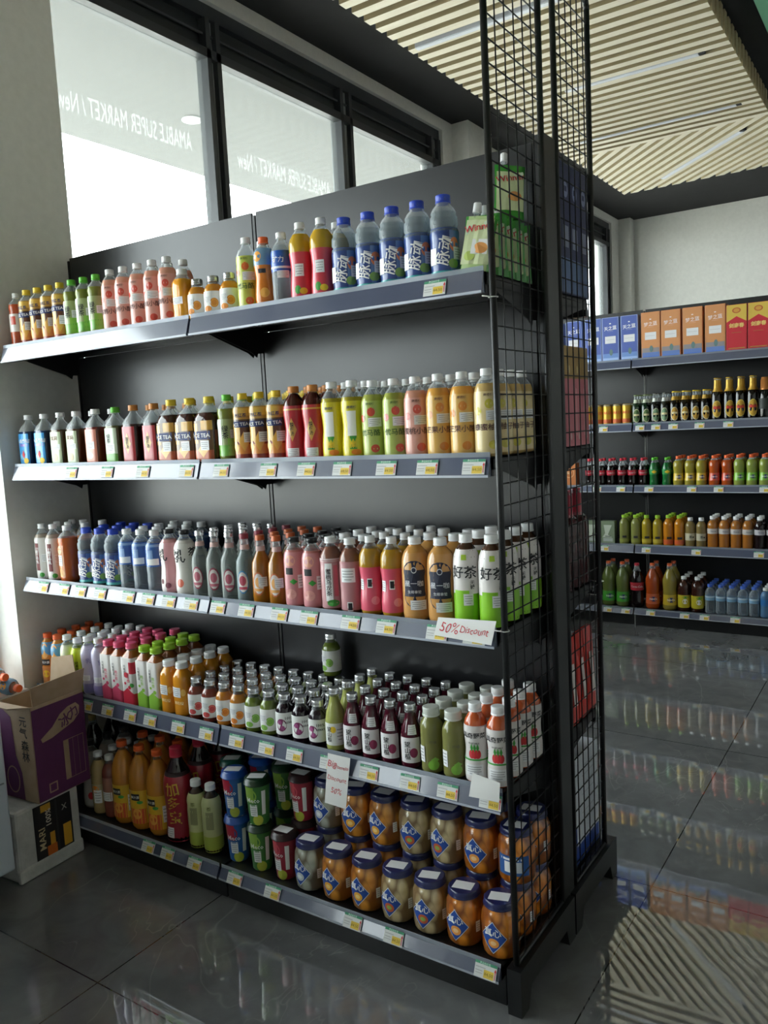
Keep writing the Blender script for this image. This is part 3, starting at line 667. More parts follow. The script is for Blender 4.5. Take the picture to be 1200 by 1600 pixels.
def jarm(c1, c2):
    m = noisy(c1, c2, 30, .3, detail=1).copy()
    nt = m.node_tree; b = nt.nodes['Principled BSDF']
    v = nt.nodes.new('ShaderNodeTexVoronoi'); v.inputs['Scale'].default_value = 34; v.feature = 'F1'
    mp = nt.nodes.new('ShaderNodeMapping'); mp.inputs['Scale'].default_value = (1, 1, .55)
    tc = nt.nodes.new('ShaderNodeTexCoord'); nt.links.new(tc.outputs['Object'], mp.inputs[0]); nt.links.new(mp.outputs[0], v.inputs['Vector'])
    cr = nt.nodes.new('ShaderNodeValToRGB'); cr.color_ramp.elements[0].position = .3; cr.color_ramp.elements[1].position = .62
    cr.color_ramp.elements[0].color = (1, 1, 1, 1); cr.color_ramp.elements[1].color = (.33, .25, .2, 1)
    nt.links.new(v.outputs['Distance'], cr.inputs[0])
    mx = nt.nodes.new('ShaderNodeMix'); mx.data_type = 'RGBA'; mx.blend_type = 'MULTIPLY'; mx.inputs[0].default_value = 1.0
    src = b.inputs['Base Color'].links[0].from_socket
    nt.links.new(src, mx.inputs[6]); nt.links.new(cr.outputs[0], mx.inputs[7]); nt.links.new(mx.outputs[2], b.inputs['Base Color'])
    bp = nt.nodes.new('ShaderNodeBump'); bp.inputs['Strength'].default_value = .5; bp.inputs['Distance'].default_value = .004; bp.invert = True
    nt.links.new(v.outputs['Distance'], bp.inputs['Height']); nt.links.new(bp.outputs[0], b.inputs['Normal'])
    b.inputs['Coat Weight'].default_value = 1.0; b.inputs['Coat Roughness'].default_value = .03
    return m
LID = mat('#1a2154', .35, coat=.3)
def fj(fruit, fr2): return [('diamond', .42, -10, .038, .044, paper('#dfe4ec')), ('diamond', .42, -10, .036, .0415, paper('#1f4a9c')), ('txt', '真心', .52, -10, .024, wht), ('disc', .33, -8, .015, .013, paper(fruit)), ('disc', .33, -8, .008, .006, paper(fr2)),
                            ('sticker', .4, 62, .014, .03)]
for kk, dd, body, f1, f2 in (('fj_peach', 'jar of peach halves', jarm('#cf7f26', '#eca440'), '#e8a83a', '#f2d080'), ('fj_mix', 'jar of pale mixed fruit', jarm('#c2ac7c', '#dccb9e'), '#c25a34', '#8fae4a'),
                             ('fj_orange', 'jar of orange segments', jarm('#cf7420', '#e8942f'), '#e89a48', '#f2c890'), ('fj_lychee', 'jar of greyish lychees', jarm('#a0a596', '#bcc0b2'), '#c9ced2', '#e8eaea')):
    kind(kk, 'fruit_jar', 'jar', dd, dd.replace('jar', 'jars', 1), 'jar', .152, .051, body, 2, (LID, .0435, .019, 'metal'), fj(f1, f2), cap_name='lid')
kind('fj_back', 'fruit_jar', 'jar', 'jar of oranges, blue nutrition label outward', 'jars', 'jar', .152, .051, jarm('#cf7420', '#e8942f'), 2, (LID, .0435, .019, 'metal'),
     [('arc', .2, .56, -40, 60, paper('#2a5a9c')), ('rect', .5, 5, .06, .006, wht), ('rect', .36, 0, .03, .03, wht), ('rect', .36, 28, .02, .03, paper('#c8ccd4'))], cap_name='lid')
# far rack
kind('f_can', 'drink_can', 'can', 'yellow drink can', 'yellow drink cans', 'can', .15, .031, mat('#c9a030', .35, .3), 2, None, [('txt', 'AKER', .6, 0, .026, redp), ('band', .12, .3, paper('#c25a2c')), ('band', .92, .97, mat('#b8b8b8', .3, .8))])
def beerels(c, neck): return [('disc', .29, 0, .026, .047, paper('#e0d8b8')), ('disc', .29, 0, .023, .042, paper(c)), ('rect', .32, 0, .036, .014, paper('#e6d8a8')), ('band', .72, .84, paper(neck))]
kind('f_beer_green', 'beer_bottle', 'bottle', 'green beer bottle', 'green beer bottles', 'beer', .205, .03, liquid('#0f2a14', .93), .9, (mat('#7a8a5a', .4), .0145, .008, 'crown'), beerels('#5f7a48', '#c8ccb8'))
kind('f_beer_white', 'beer_bottle', 'bottle', 'dark beer bottle with white neck label', 'white-necked beer bottles', 'beer', .21, .03, liquid('#10120c', .93), .9, (cS, .0145, .008, 'crown'), beerels('#7a9a78', '#d0d0cc'))
kind('f_beer_gold', 'beer_bottle', 'bottle', 'gold-necked beer bottle', 'gold-necked beer bottles', 'beer', .215, .031, liquid('#140f08', .93), .9, (cY, .0145, .008, 'crown'), beerels('#c99a3a', '#c9a040'))
kind('f_beer_tall', 'beer_bottle', 'bottle', 'tall golden-foil beer bottle', 'tall golden-foil beer bottles', 'beer', .285, .034, liquid('#0e0a08', .95), .9, (mat('#d8b04a', .3, .4), .0165, .008, 'crown'),
     [('disc', .28, 0, .031, .056, paper('#d8c060')), ('disc', .28, 0, .027, .05, paper('#c89c34')), ('rect', .31, 0, .046, .018, paper('#c83a2c')), ('band', .68, .95, mat('#c9a040', .4, .4))])
kind('f_spirit', 'liquor_bottle', 'bottle', 'stout bottle under copper foil', 'copper-foil bottles', 'glass', .27, .04, liquid('#101412', .9), .8, (mat('#b8763a', .35, .5), .03, .08, 'dome'), [('band', .25, .5, paper('#1c2420'))])
kind('f_coke', 'cola_bottle', 'bottle', 'small red-capped cola bottle', 'small cola bottles', 'coke', .2, .031, liquid('#120808', .93), .78, (cR, .0145, .018, 'plastic'), [('band', .4, .58, sleeve('#b3283a')), ('txt', 'Coca-Cola', .49, 0, .0145, wht)])
kind('f_sprite', 'lemonade_bottle', 'bottle', 'green lemonade bottle', 'green lemonade bottles', 'coke', .2, .031, clear('#1c6a34', .8), .85, (cG, .0145, .018, 'plastic'), [('band', .42, .6, sleeve('#2e8a48')), ('diamond', .51, 0, .02, .012, yel)])
def fantaels(c): return [('band', .2, .44, sleeve(c)), ('disc', .32, 0, .02, .013, nav), ('txt', 'FANTA', .32, 0, .0125, wht)]
kind('f_fanta_y', 'soda_bottle', 'bottle', 'pale yellow soda bottle', 'pale yellow soda bottles', 'waist', .208, .0345, clear('#a89a3c', .75), .85, (cO, .0165, .02, 'plastic'), fantaels('#c9a82a'))
kind('f_fanta_o', 'soda_bottle', 'bottle', 'red-orange soda bottle', 'red-orange soda bottles', 'waist', .208, .0345, clear('#b8501e', .85), .85, (cO, .0165, .02, 'plastic'), fantaels('#cc4a30'))
kind('f_fanta_g', 'soda_bottle', 'bottle', 'pale green soda bottle', 'pale green soda bottles', 'waist', .21, .0345, clear('#94a24c', .75), .85, (cO, .0165, .02, 'plastic'), fantaels('#78b02e'))
kind('f_juice_p', 'juice_bottle', 'bottle', 'pale juice bottle with green cap', 'pale green-capped juice bottles', 'std', .215, .0345, liquid('#8a8c4e', .8), .92, (cL, .0175, .02, 'plastic'), [('rect', .28, -4, .03, .016, ink), ('band', .1, .2, clear('#9aa050', .8))])
kind('f_juice_y', 'juice_bottle', 'bottle', 'yellow juice bottle with green cap', 'yellow green-capped juice bottles', 'std', .215, .0345, liquid('#a8922a', .85), .92, (cL, .0175, .02, 'plastic'), [('rect', .28, -4, .034, .016, ink), ('band', .1, .22, sleeve('#b8a43a'))])
kind('f_juice_o', 'juice_bottle', 'bottle', 'orange juice bottle with green cap', 'orange green-capped juice bottles', 'std', .218, .0345, liquid('#c07a1c', .9), .92, (cL, .0175, .02, 'plastic'), [('rect', .28, -4, .034, .016, ink), ('band', .08, .22, sleeve('#c8582c'))])
kind('f_barley', 'barley_tea_bottle', 'bottle', 'white-capped beige drink bottle', 'beige drink bottles', 'std', .205, .034, liquid('#8a7648', .8), .85, (cW, .0175, .02, 'plastic'), [('band', .24, .48, paper('#b8b098')), ('txt', '茶π', .36, 0, .02, ink)])
kind('f_amber', 'tea_bottle', 'bottle', 'amber tea bottle with paper band', 'amber tea bottles', 'std', .218, .0345, liquid('#a8692a', .9), .88, (cW, .0175, .02, 'plastic'), [('band', .46, .62, paper('#c0b8b4')), ('txt', 'Nestea', .54, 0, .012, nav)])
kind('f_dark', 'tea_bottle', 'bottle', 'dark tea bottle with paper band', 'dark tea bottles', 'std', .218, .0345, liquid('#1e1214', .93), .88, (cW, .0175, .02, 'plastic'), [('band', .46, .62, paper('#b4b0b4')), ('txt', 'Nestea', .54, 0, .012, nav)])
def bigf(c): return [('band', .12, .34, sleeve(c)), ('disc', .23, 0, .028, .018, nav), ('txt', 'FANTA', .23, 0, .018, wht)]
kind('f_big_green', 'soda_bottle', 'bottle', 'large green soda bottle', 'large green soda bottles', 'coke', .325, .049, clear('#66743a', .85), .86, (cO, .017, .02, 'plastic'), bigf('#3f9a2c'))
kind('f_big_coke', 'cola_bottle', 'bottle', 'large cola bottle', 'large cola bottles', 'coke', .32, .049, liquid('#120808', .93), .8, (cR, .017, .02, 'plastic'), [('band', .4, .58, sleeve('#b02636')), ('txt', 'Coca-Cola', .49, 0, .021, wht)])
kind('f_big_orange', 'soda_bottle', 'bottle', 'large orange soda bottle', 'large orange soda bottles', 'coke', .325, .049, clear('#b04a1c', .85), .86, (cO, .017, .02, 'plastic'), bigf('#c2582c'))
kind('f_big_yellow', 'soda_bottle', 'bottle', 'large yellow soda bottle', 'large yellow soda bottles', 'coke', .33, .049, clear('#9a8a3a', .8), .86, (cO, .017, .02, 'plastic'), bigf('#c2a42c'))
kind('f_lemon_tea', 'lemon_tea_bottle', 'bottle', 'dark bottle with wide yellow label', 'yellow-labelled lemon tea bottles', 'std', .245, .042, liquid('#3a1c14', .93), .9, (cW, .0175, .02, 'plastic'), [('band', .12, .48, sleeve('#bcae2c')), ('disc', .3, 0, .018, .018, wht), ('disc', .42, 4, .02, .008, grn)])
kind('f_water', 'water_bottle', 'bottle', 'clear water bottle with blue cap', 'clear water bottles', 'std', .2, .0325, clear('#d4dee6', .15), .85, (cSk, .0165, .018, 'plastic'), [('band', .46, .62, sleeve('#7fa8c8')), ('band', .56, .6, sleeve('#c8d4dc'))])
kind('f_water_b', 'water_bottle', 'bottle', 'white-capped water bottle with deep blue label', 'deep blue water bottles', 'std', .2, .0325, clear('#6f9cc8', .5), .85, (cW, .0165, .018, 'plastic'), [('band', .4, .62, sleeve('#2a6aa8'))])
# wine behind the gondola's end
kind('wine', 'wine_bottle', 'bottle', 'dark wine bottle under dark red foil', 'dark wine bottles', 'wine', .3, .037, liquid('#4a2226', .8), .72, (mat('#a0243a', .35, .1), .0165, .085, 'dome'), [], cap_name='foil_cap')

# boxes, pouches and packs ------------------------------------------------
def box_kind(key, name, desc, plural, w, d, h, side, front, right=None, top=None, cat='box'):
    def make(K):
        mb = MB(); mb.rbox(-w / 2, w / 2, -d / 2, d / 2, 0, h, side, .0012)
        if top:  # a lid of another colour
            mb.rbox(-w / 2 - .0006, w / 2 + .0006, -d / 2 - .0006, d / 2 + .0006, h * (1 - top[0]), h + .0006, top[1], .0012)
        o = mb.build(K['name'])
        lb = MB()
        flat_put(lb, lambda u, v, f: (u, -d / 2 - .0004 - f, v), front)
        if right: flat_put(lb, lambda u, v, f: (w / 2 + .0004 + f, u, v), right)
        lb.build('printed_panel', o, fix=False)
        return o
    KINDS[key] = dict(name=name, cat=cat, desc=desc, plural=plural, prof='special', make=make, H=h, R=w / 2, n=2, els=[], proto=None)

def liquor_front(c0, bands, ink_m, title, w=.112, h=.31):
    e = [('rect', -w / 2 + .003, w / 2 - .003, z0, z1, paper(c)) for z0, z1, c in bands]
    return e + [('disc', 0, h * .86, .007, .004, ink_m), ('txt', title, 0, h * .76, .03, ink_m, 4), ('rect', -.02, .02, h * .69, h * .692, ink_m), ('rect', -.038, .038, h * .42, h * .58, paper('#d8d8dc')), ('rect', -.032, .03, h * .5, h * .506, paper('#a8a8ae')),
                ('disc', .004, h * .22, .012, .022, paper('#5f7a7a'))]
box_kind('box_blue', 'liquor_box', 'blue liquor gift box', 'blue liquor gift boxes', .118, .1, .31, mat('#8f9fd0', .35), liquor_front('', [(.004, .306, '#4c5fa8'), (.004, .06, '#6a8cc8'), (.004, .03, '#9ab4e0')], wht, '天之蓝'))
box_kind('box_orange', 'liquor_box', 'orange liquor gift box', 'orange liquor gift boxes', .126, .1, .315, mat('#d08a58', .35), liquor_front('', [(.004, .31, '#c98a58'), (.004, .075, '#8a8488'), (.004, .045, '#5f7ab8'), (.004, .02, '#4a72c8')], paper('#e8d8d8'), '梦之蓝', .122))
box_kind('box_red', 'liquor_box', 'red and gold liquor box', 'red and gold liquor boxes', .125, .1, .3, mat('#b51c2c', .4),
         [('rect', -.06, .06, .003, .298, paper('#bb1f2f')), ('poly', [(-.06, .298), (-.06, .19), (0, .225), (.06, .19), (.06, .298)], paper('#cfae48')), ('disc', 0, .262, .026, .018, paper('#b05a2c')), ('disc', 0, .262, .018, .012, paper('#c8903a')),
          ('txt', '剑南春', 0, .168, .03, paper('#e0c070'), 0, .03), ('rect', -.03, .03, .12, .124, paper('#a0562c')), ('rect', -.05, .05, .02, .026, paper('#a8803a'))])
box_kind('pack_green', 'snack_pack', 'pale green printed pack', 'pale green packs', .1, .05, .17, mat('#5f6f54', .4),
         [('rect', -.048, .048, .003, .167, paper('#77856a')), ('poly', [(-.03, .14), (.03, .14), (.0, .07), (.03, .05), (-.04, .05), (-.02, .08)], paper('#c0c8b8')), ('rect', -.035, .035, .02, .045, paper('#a8b0a8')), ('rect', -.02, .02, .055, .06, ink)])
box_kind('box_round', 'juice_carton', 'orange carton with round white emblem', 'orange cartons', .1, .07, .17, mat('#b0622a', .45),
         [('rect', -.048, .048, .003, .167, paper('#b5682c')), ('disc', 0, .1, .036, .036, paper('#dcae78')), ('disc', 0, .1, .032, .032, paper('#b5682c')), ('txt', '橙汁', 0, .1, .02, paper('#e0c8a0'))])
for kk, ds in (('indigo_box', 'tall indigo gift box'),):
    box_kind(kk, 'gift_box', ds, 'tall indigo gift boxes', .085, .07, .365, mat('#34395c', .4),
             [('rect', -.04, .04, .003, .36, paper('#3a3f64'))],
             [('rect', -.033, .033, .003, .36, paper('#363b5e')), ('rect', -.033, .033, .003, .1, paper('#6478a0')), ('rect', -.026, .014, .13, .19, paper('#8a90a8')), ('disc', -.004, .29, .018, .022, paper('#8a92b8')), ('rect', -.014, .006, .285, .3, paper('#3a3f64'))])
box_kind('pink_box', 'gift_box', 'tall pink gift box with gold top', 'pink and gold gift boxes', .08, .062, .292, mat('#cc7a84', .35), [('rect', -.036, .036, .003, .19, paper('#b56a74'))],
         [('rect', -.03, .03, .002, .198, paper('#d07e88')), ('rect', -.014, -.006, .03, .17, paper('#d8a0a4')), ('disc', .006, .03, .004, .012, paper('#d8c8c8')), ('disc', 0, .225, .005, .012, paper('#d8c890'))], top=(.32, mat('#a8884a', .4)))

def pouch_mesh(w, h, t, m_main, m_edge, els, spout=True, name='jelly_pouch', spm=None):
    """a stand-up pouch: a pillow with sealed edges, thick below and thin at the top"""
    mb = MB(); nx, nz = 10, 12
    for side in (-1, 1):
        vs = []
        for j in range(nz + 1):
            for i in range(nx + 1):
                u = i / nx * 2 - 1; v = j / nz
                th = t * (1 - abs(u) ** 3) ** .5 * (1 - .75 * v) * (1 - (1 - min(1, v * 5)) ** 2 * .2)
                x = u * w / 2 * (1 - .06 * math.sin(v * PI))
                if v > .86 and u < -.5 + 0: x += 0
                wr = .0015 * math.sin(9 * u + 7 * v) * (1 - abs(u))
                vs.append((x, side * th / 2 + wr, v * h))
        fs = [(j * (nx + 1) + i, j * (nx + 1) + i + 1, (j + 1) * (nx + 1) + i + 1, (j + 1) * (nx + 1) + i) for j in range(nz) for i in range(nx)]
        mb.add(vs, [f for f in fs if not (f[0] % (nx + 1) in (0, nx - 1))], m_main, True)
        mb.add(vs, [f for f in fs if (f[0] % (nx + 1) in (0, nx - 1))], m_edge, True)
    o = mb.build(name)
    def fn(u, v, f):
        uu = u / (w / 2); vv = v / h
        th = t * max(0, 1 - abs(uu) ** 3) ** .5 * (1 - .75 * vv)
        return (u, -th / 2 - f - .0022 + .0015 * math.sin(9 * uu + 7 * vv) * (1 - abs(uu)), v)
    if els:
        lb = MB()
        for e in els:
            if e[0] == 'patch':
                _, u0, u1, v0, v1, m = e; g = 6
                lb.add([fn(u0 + (u1 - u0) * i / g, v0 + (v1 - v0) * j / g, .0002) for j in range(g + 1) for i in range(g + 1)], [(j * (g + 1) + i, j * (g + 1) + i + 1, (j + 1) * (g + 1) + i + 1, (j + 1) * (g + 1) + i) for j in range(g) for i in range(g)], m)
            else: flat_put(lb, lambda u, v, f: fn(u, v, f + .0012), [e])
        lb.build('printed_panel', o, fix=False)
    if spout:
        sp = MB(); sp.tube((0, 0, h - .004), (0, 0, h + .014), .0055, CLEAR, 12)
        spo = sp.build('spout', o, (-w * .2, 0, 0))
        cap_mesh(.0095, .024, spm or cW, 'plastic').build('spout_cap', spo, (0, 0, h + .008))
    return o
def pouch_kind(key, desc, plural, w, h, t, a, b, els, spout, name, cat):
    KINDS[key] = dict(name=name, cat=cat, desc=desc, plural=plural, prof='special', make=lambda K: pouch_mesh(w, h, t, a, b, els, spout, name), H=h, R=w / 2, n=2, els=[], proto=None)
GP = mat('#3f9a34', .25, .0, .5); GPd = mat('#2f8a2c', .25, .0, .5)
pels = [('patch', -.036, .036, .02, .13, mat('#d3dcb0', .35)), ('poly', [(-.034, .092), (.034, .112), (.034, .132), (-.034, .114)], mat('#d8e8d0', .4)), ('txt', 'Winner', 0, .112, .024, redp, 12), ('disc', .012, .06, .018, .014, mat('#dd9a5a', .4)),
        ('disc', -.014, .04, .014, .012, mat('#b8cc6a', .4)), ('rect', -.012, .03, .045, .082, wht)]
pouch_kind('pouch_front', 'green jelly drink pouch', 'green jelly drink pouches', .084, .14, .036, mat('#b8cf90', .3, .0, .4), GP, pels, True, 'jelly_pouch', 'pouch')
pouch_kind('pouch', 'green jelly drink pouch', 'green jelly drink pouches', 0.082, .15, .030, GP, GPd, pels[:4], True, 'jelly_pouch', 'pouch')
pouch_kind('red_bag', 'red snack bag', 'red snack bags', .078, .27, .05, mat('#cc2c1e', .3, .0, .4), mat('#b02418', .3), [('rect', -.012, .01, .06, .19, paper('#d8d0cc')), ('rect', -.006, .003, .065, .09, ink)], False, 'snack_bag', 'bag')

# ---------------------------------------------------------------- the room
def struct(mb, name, loc=None):
    o = mb.build(name, None, loc); o['kind'] = 'structure'; return o

XW = -0.17            # inner face of the window wall
ZC = 3.75             # black ceiling
YB = 8.12             # wall behind the far rack
YF = -5.5
XR = 6.5
fl = MB(); fl.box(XW - .2, XR, YF, YB, -.05, 0, floor_material()); struct(fl, 'floor')
ce = MB(); ce.box(XW - .2, XR, YF, YB, ZC, ZC + .1, CEIL); struct(ce, 'ceiling')
bw = MB(); bw.box(XW - .2, XR, YB, YB + .2, 0, ZC, WALL); struct(bw, 'wall_back')
rw = MB(); rw.box(XR, XR + .2, YF - .2, YB + .2, 0, ZC, WALL); struct(rw, 'wall_right')
fw = MB(); fw.box(XW - .2, XR, YF - .2, YF, 0, ZC, WALL)
struct(fw, 'wall_front')
WIN = [(-3.93, -.035, .5), (.36, 3.78, 1.0), (4.36, 7.72, 1.0)]   # y0, y1, sill height
wl = MB()
ys = [YF, -3.93, -.035, .36, 3.78, 4.36, 7.72, YB]
for a, b in ((YF, -3.93), (-.035, .36), (3.78, 4.36), (7.72, YB)): wl.box(XW - .2, XW, a, b, 0, ZC, WALL)
for a, b, s in WIN:
    wl.box(XW - .2, XW, a, b, 0, s, WALL); wl.box(XW - .2, XW, a, b, 3.67, ZC, WALL)
# the square columns standing proud of the wall
for a, b in ((-4.33, -3.93), (-.035, .36), (3.93, 4.33), (7.97, YB)): wl.box(XW, -.03, a, b, 0, ZC, WALL)
wl.box(XW, .0, -3.93, -.036, 0, .565, WALL)
struct(wl, 'wall_left')

GLASS = clear('#e9eeee', .045, .02, '#f2f6f5')
for k, (a, b, s) in enumerate(WIN):
    f = MB(); x0, x1 = XW - .1, XW - .03
    top = 3.67
    if k == 1: mull = [(1.38, 1.48), (2.52, 2.645), (3.65, 3.78)]
    elif k == 2: mull = [(5.45, 5.57), (6.55, 6.67), (7.6, 7.72)]
    else: mull = [(-3.93, -3.85), (-2.65, -2.55), (-1.35, -1.25), (-.1, -.035)]
    f.box(x0, x1, a, b, 3.6, top, FRAME)               # head
    f.box(x0, x1 + .01, a, b, 3.405, 3.45, FRAME)       # transom
    f.box(x0 + .01, x0 + .03, a, b, 3.45, 3.6, mat('#26292c', .6))   # dark panel over the panes
    f.box(x1 - .02, x1 - .01, a, b, 3.52, 3.53, mat('#4a4e52', .5))
    f.box(x0, x1, a, b, s, s + .05, FRAME)
    for c, d in mull:
        f.box(x0, x1 + .01, c, c + .03, s, 3.6, FRAME); f.box(x0 - .03, x1 - .02, c + .03, d - .03, s, 3.6, mat('#8b8f90', .4, .3)); f.box(x0, x1 + .01, d - .03, d, s, 3.6, FRAME)
    w = f.build('window_%d' % (k + 1)); w['kind'] = 'structure'
    g = MB(); g.box(x0 + .03, x0 + .036, a + .01, b - .01, s + .05, 3.405, GLASS); g.build('window_pane', w)
    portal('window_portal', (XW - .12, (a + b) / 2, (s + 3.5) / 2), (0, -PI / 2, 0), 3.5 - s, b - a)
# faint lettering stuck on the panes, read from the street
LETTER = bpy.data.materials.new('frosted_film'); LETTER.use_nodes = True
_n = LETTER.node_tree; _t = _n.nodes.new('ShaderNodeBsdfTranslucent'); _t.inputs[0].default_value = (.95, .96, .96, 1)
_p = _n.nodes.new('ShaderNodeBsdfTransparent'); _x = _n.nodes.new('ShaderNodeMixShader'); _x.inputs[0].default_value = .14
_n.links.new(_p.outputs[0], _x.inputs[1]); _n.links.new(_t.outputs[0], _x.inputs[2]); _n.links.new(_x.outputs[0], _n.nodes['Material Output'].inputs['Surface'])
for y0, y1, k in ((.50, 1.27, 0), (1.60, 2.42, 1)):
    t = MB(); vs, fs = text_faces('AMABLE SUPER MARKET / New', 2, 0.0)
    wd = max(v[0] for v in vs) - min(v[0] for v in vs); sc = (y1 - y0) / wd
    t.add([(XW - .063, (y0 + y1) / 2 - x * sc, 2.97 + y * sc * 2.2) for x, y in vs], fs, LETTER)
    o = t.build('window_lettering', fix=False)
    tag(o, ('faint mirrored shop lettering on the window pane beside the left pillar', 'faint mirrored shop lettering on the middle window pane')[k], 'lettering', 'lettering on the windows')

# outside: paving, porch ceiling with a round light, a distant mast
PAVE = noisy('#b9b6ae', '#c6c3bb', 3, .9)
g = MB(); g.box(-40, XW - .2, -30, 40, -.25, -.15, PAVE); g.box(XW - .2, 40, -30, YF - .2, -.25, -.15, PAVE); struct(g, 'ground')
s = MB(); s.box(-2.55, XW - .2, YF - 2, YB + 3, 3.8, 3.95, mat('#5c5d5d', .8)); struct(s, 'trim_porch')
d = MB(); d.tube((-1.636, 2.672, 3.79), (-1.636, 2.672, 3.8), .075, mat('#c9cbcb', .5), 24); d.tube((-1.636, 2.672, 3.785), (-1.636, 2.672, 3.8), .055, mat('#b5b6b6', .6), 24)
tag(d.build('porch_downlight'), 'round white downlight in the porch ceiling outside the first window', 'light')
d = MB(); d.tube((-9, 7.45, -.15), (-9, 7.35, 6.6), .09, mat('#b9bcc0', .6), 10); d.tube((-9, 7.1, 5.4), (-9, 8.1, 5.3), .03, mat('#b9bcc0', .6), 8)
tag(d.build('street_mast'), 'pale street mast standing outside, seen through the first window', 'mast')

# slatted ceiling -----------------------------------------------------------
ZS = 3.585; SX0, SX1 = .42, 1.90; BND = 4.86; SYE = 6.28
sl = MB(); y = YF + .5
while y + .06 < BND - .05:
    sl.slat([(SX0, y), (SX1, y), (SX1, y + .058), (SX0, y + .058)], ZS, ZS + .13, WOOD, WOOD_SHADE); y += .108
sl.slat([(SX0, BND - .03), (SX1, BND - .03), (SX1, BND + .026), (SX0, BND + .026)], ZS, ZS + .085, WOOD, WOOD_SHADE)
# chevron part: slats at 45 degrees clipped to the rectangle
dr = Vector((math.cos(R_(-46.5)), math.sin(R_(-46.5)))); nm = Vector((-dr.y, dr.x))
def clip(poly, nx, ny, c):
    out = []
    for i in range(len(poly)):
        p, q = poly[i], poly[(i + 1) % len(poly)]
        a = p[0] * nx + p[1] * ny - c; b = q[0] * nx + q[1] * ny - c
        if a >= 0: out.append(p)
        if (a >= 0) != (b >= 0):
            t = a / (a - b); out.append((p[0] + (q[0] - p[0]) * t, p[1] + (q[1] - p[1]) * t))
    return out
for i in range(-40, 60):
    c0 = Vector((SX0, BND)) + nm * (i * .093)
    pl = [tuple(c0 - dr * 4), tuple(c0 + dr * 4), tuple(c0 + dr * 4 + nm * .052), tuple(c0 - dr * 4 + nm * .052)]
    for nx, ny, c in ((1, 0, SX0), (-1, 0, -SX1), (0, 1, BND + .026), (0, -1, -SYE)):
        pl = clip(pl, nx, ny, c)
        if len(pl) < 3: break
    if len(pl) >= 3: sl.slat(pl, ZS, ZS + .085, WOOD, WOOD_SHADE)
bk = mat('#6f6650', .9)
# a second field of slats across the aisle to the right
y = YF + .5
while y < SYE:
    sl.slat([(2.75, y), (4.2, y), (4.2, y + .058), (2.75, y + .058)], ZS, ZS + .085, WOOD, WOOD_SHADE); y += .108
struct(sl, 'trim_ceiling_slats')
gb = MB(); gb.box(2.06, 2.4, YF + .5, 4.0, 3.68, ZC, mat('#5f9a7a', .7)); struct(gb, 'trim_green_bulkhead')
LAMP = mat('#b9bcc6', .35)
for k, (x0, y0, x1, y1, lb) in enumerate((
        (.47, 2.355, 1.3, 2.355, 'unlit strip light between ceiling slats nearest the windows'), (.9, 3.5, 1.72, 3.5, 'long unlit strip light crossing the middle of the slatted ceiling'),
        (.62, 4.53, 1.74, 4.53, 'long unlit strip light just before the slats turn diagonal'), (.86, 6.0, 1.67, 5.14, 'unlit strip light lying along the diagonal slats'))):
    m = MB(); dv = Vector((x1 - x0, y1 - y0)); L = dv.length
    m.box(0, L, -.022, .022, ZS - .003, ZS + .05, LAMP); m.box(0, L, -.015, .015, ZS - .006, ZS - .0025, mat('#d4d7e0', .3)); m.box(L + .001, L + .035, -.02, .02, ZS - .002, ZS + .05, mat('#17171a', .6))
    o = m.build('ceiling_light', None, (x0, y0, 0)); o.rotation_euler = (0, 0, math.atan2(dv.y, dv.x)); tag(o, lb, 'ceiling light', 'unlit ceiling strip lights')

# ---------------------------------------------------------------- shelving
SHELF = [(1, .084, .115), (2, .517, .565), (3, .948, .985), (4, 1.374, 1.42), (5, 1.812, 1.862)]   # level, rail bottom, deck top
def rail(mb, x0, x1, y, zb, h, flip=1):
    """the slanted price rail with a raised clear lip"""
    pr = [(y, zb), (y - .016 * flip, zb), (y - .018 * flip, zb + .004), (y - .004 * flip, zb + h), (y, zb + h)]
    mb.prism(pr, x0, x1, STRIP)
    mb.box(x0, x1, y - .0195 * flip if flip > 0 else y + .0185, y - .0185 * flip if flip > 0 else y + .0195, zb - .001, zb + .005, mat('#a9aebb', .2))
def bracket(mb, x, y0, y1, zt):
    s = 1 if y1 > y0 else -1
    mb.prism([(y0, zt), (y0, zt - .022), (y0 + s * .06, zt - .035), (y1 - s * .06, zt - .085), (y1 - s * .035, zt - .1), (y1 - s * .03, zt - .085), (y1, zt - .085), (y1, zt)], x - .0015, x + .0015, BLACK)

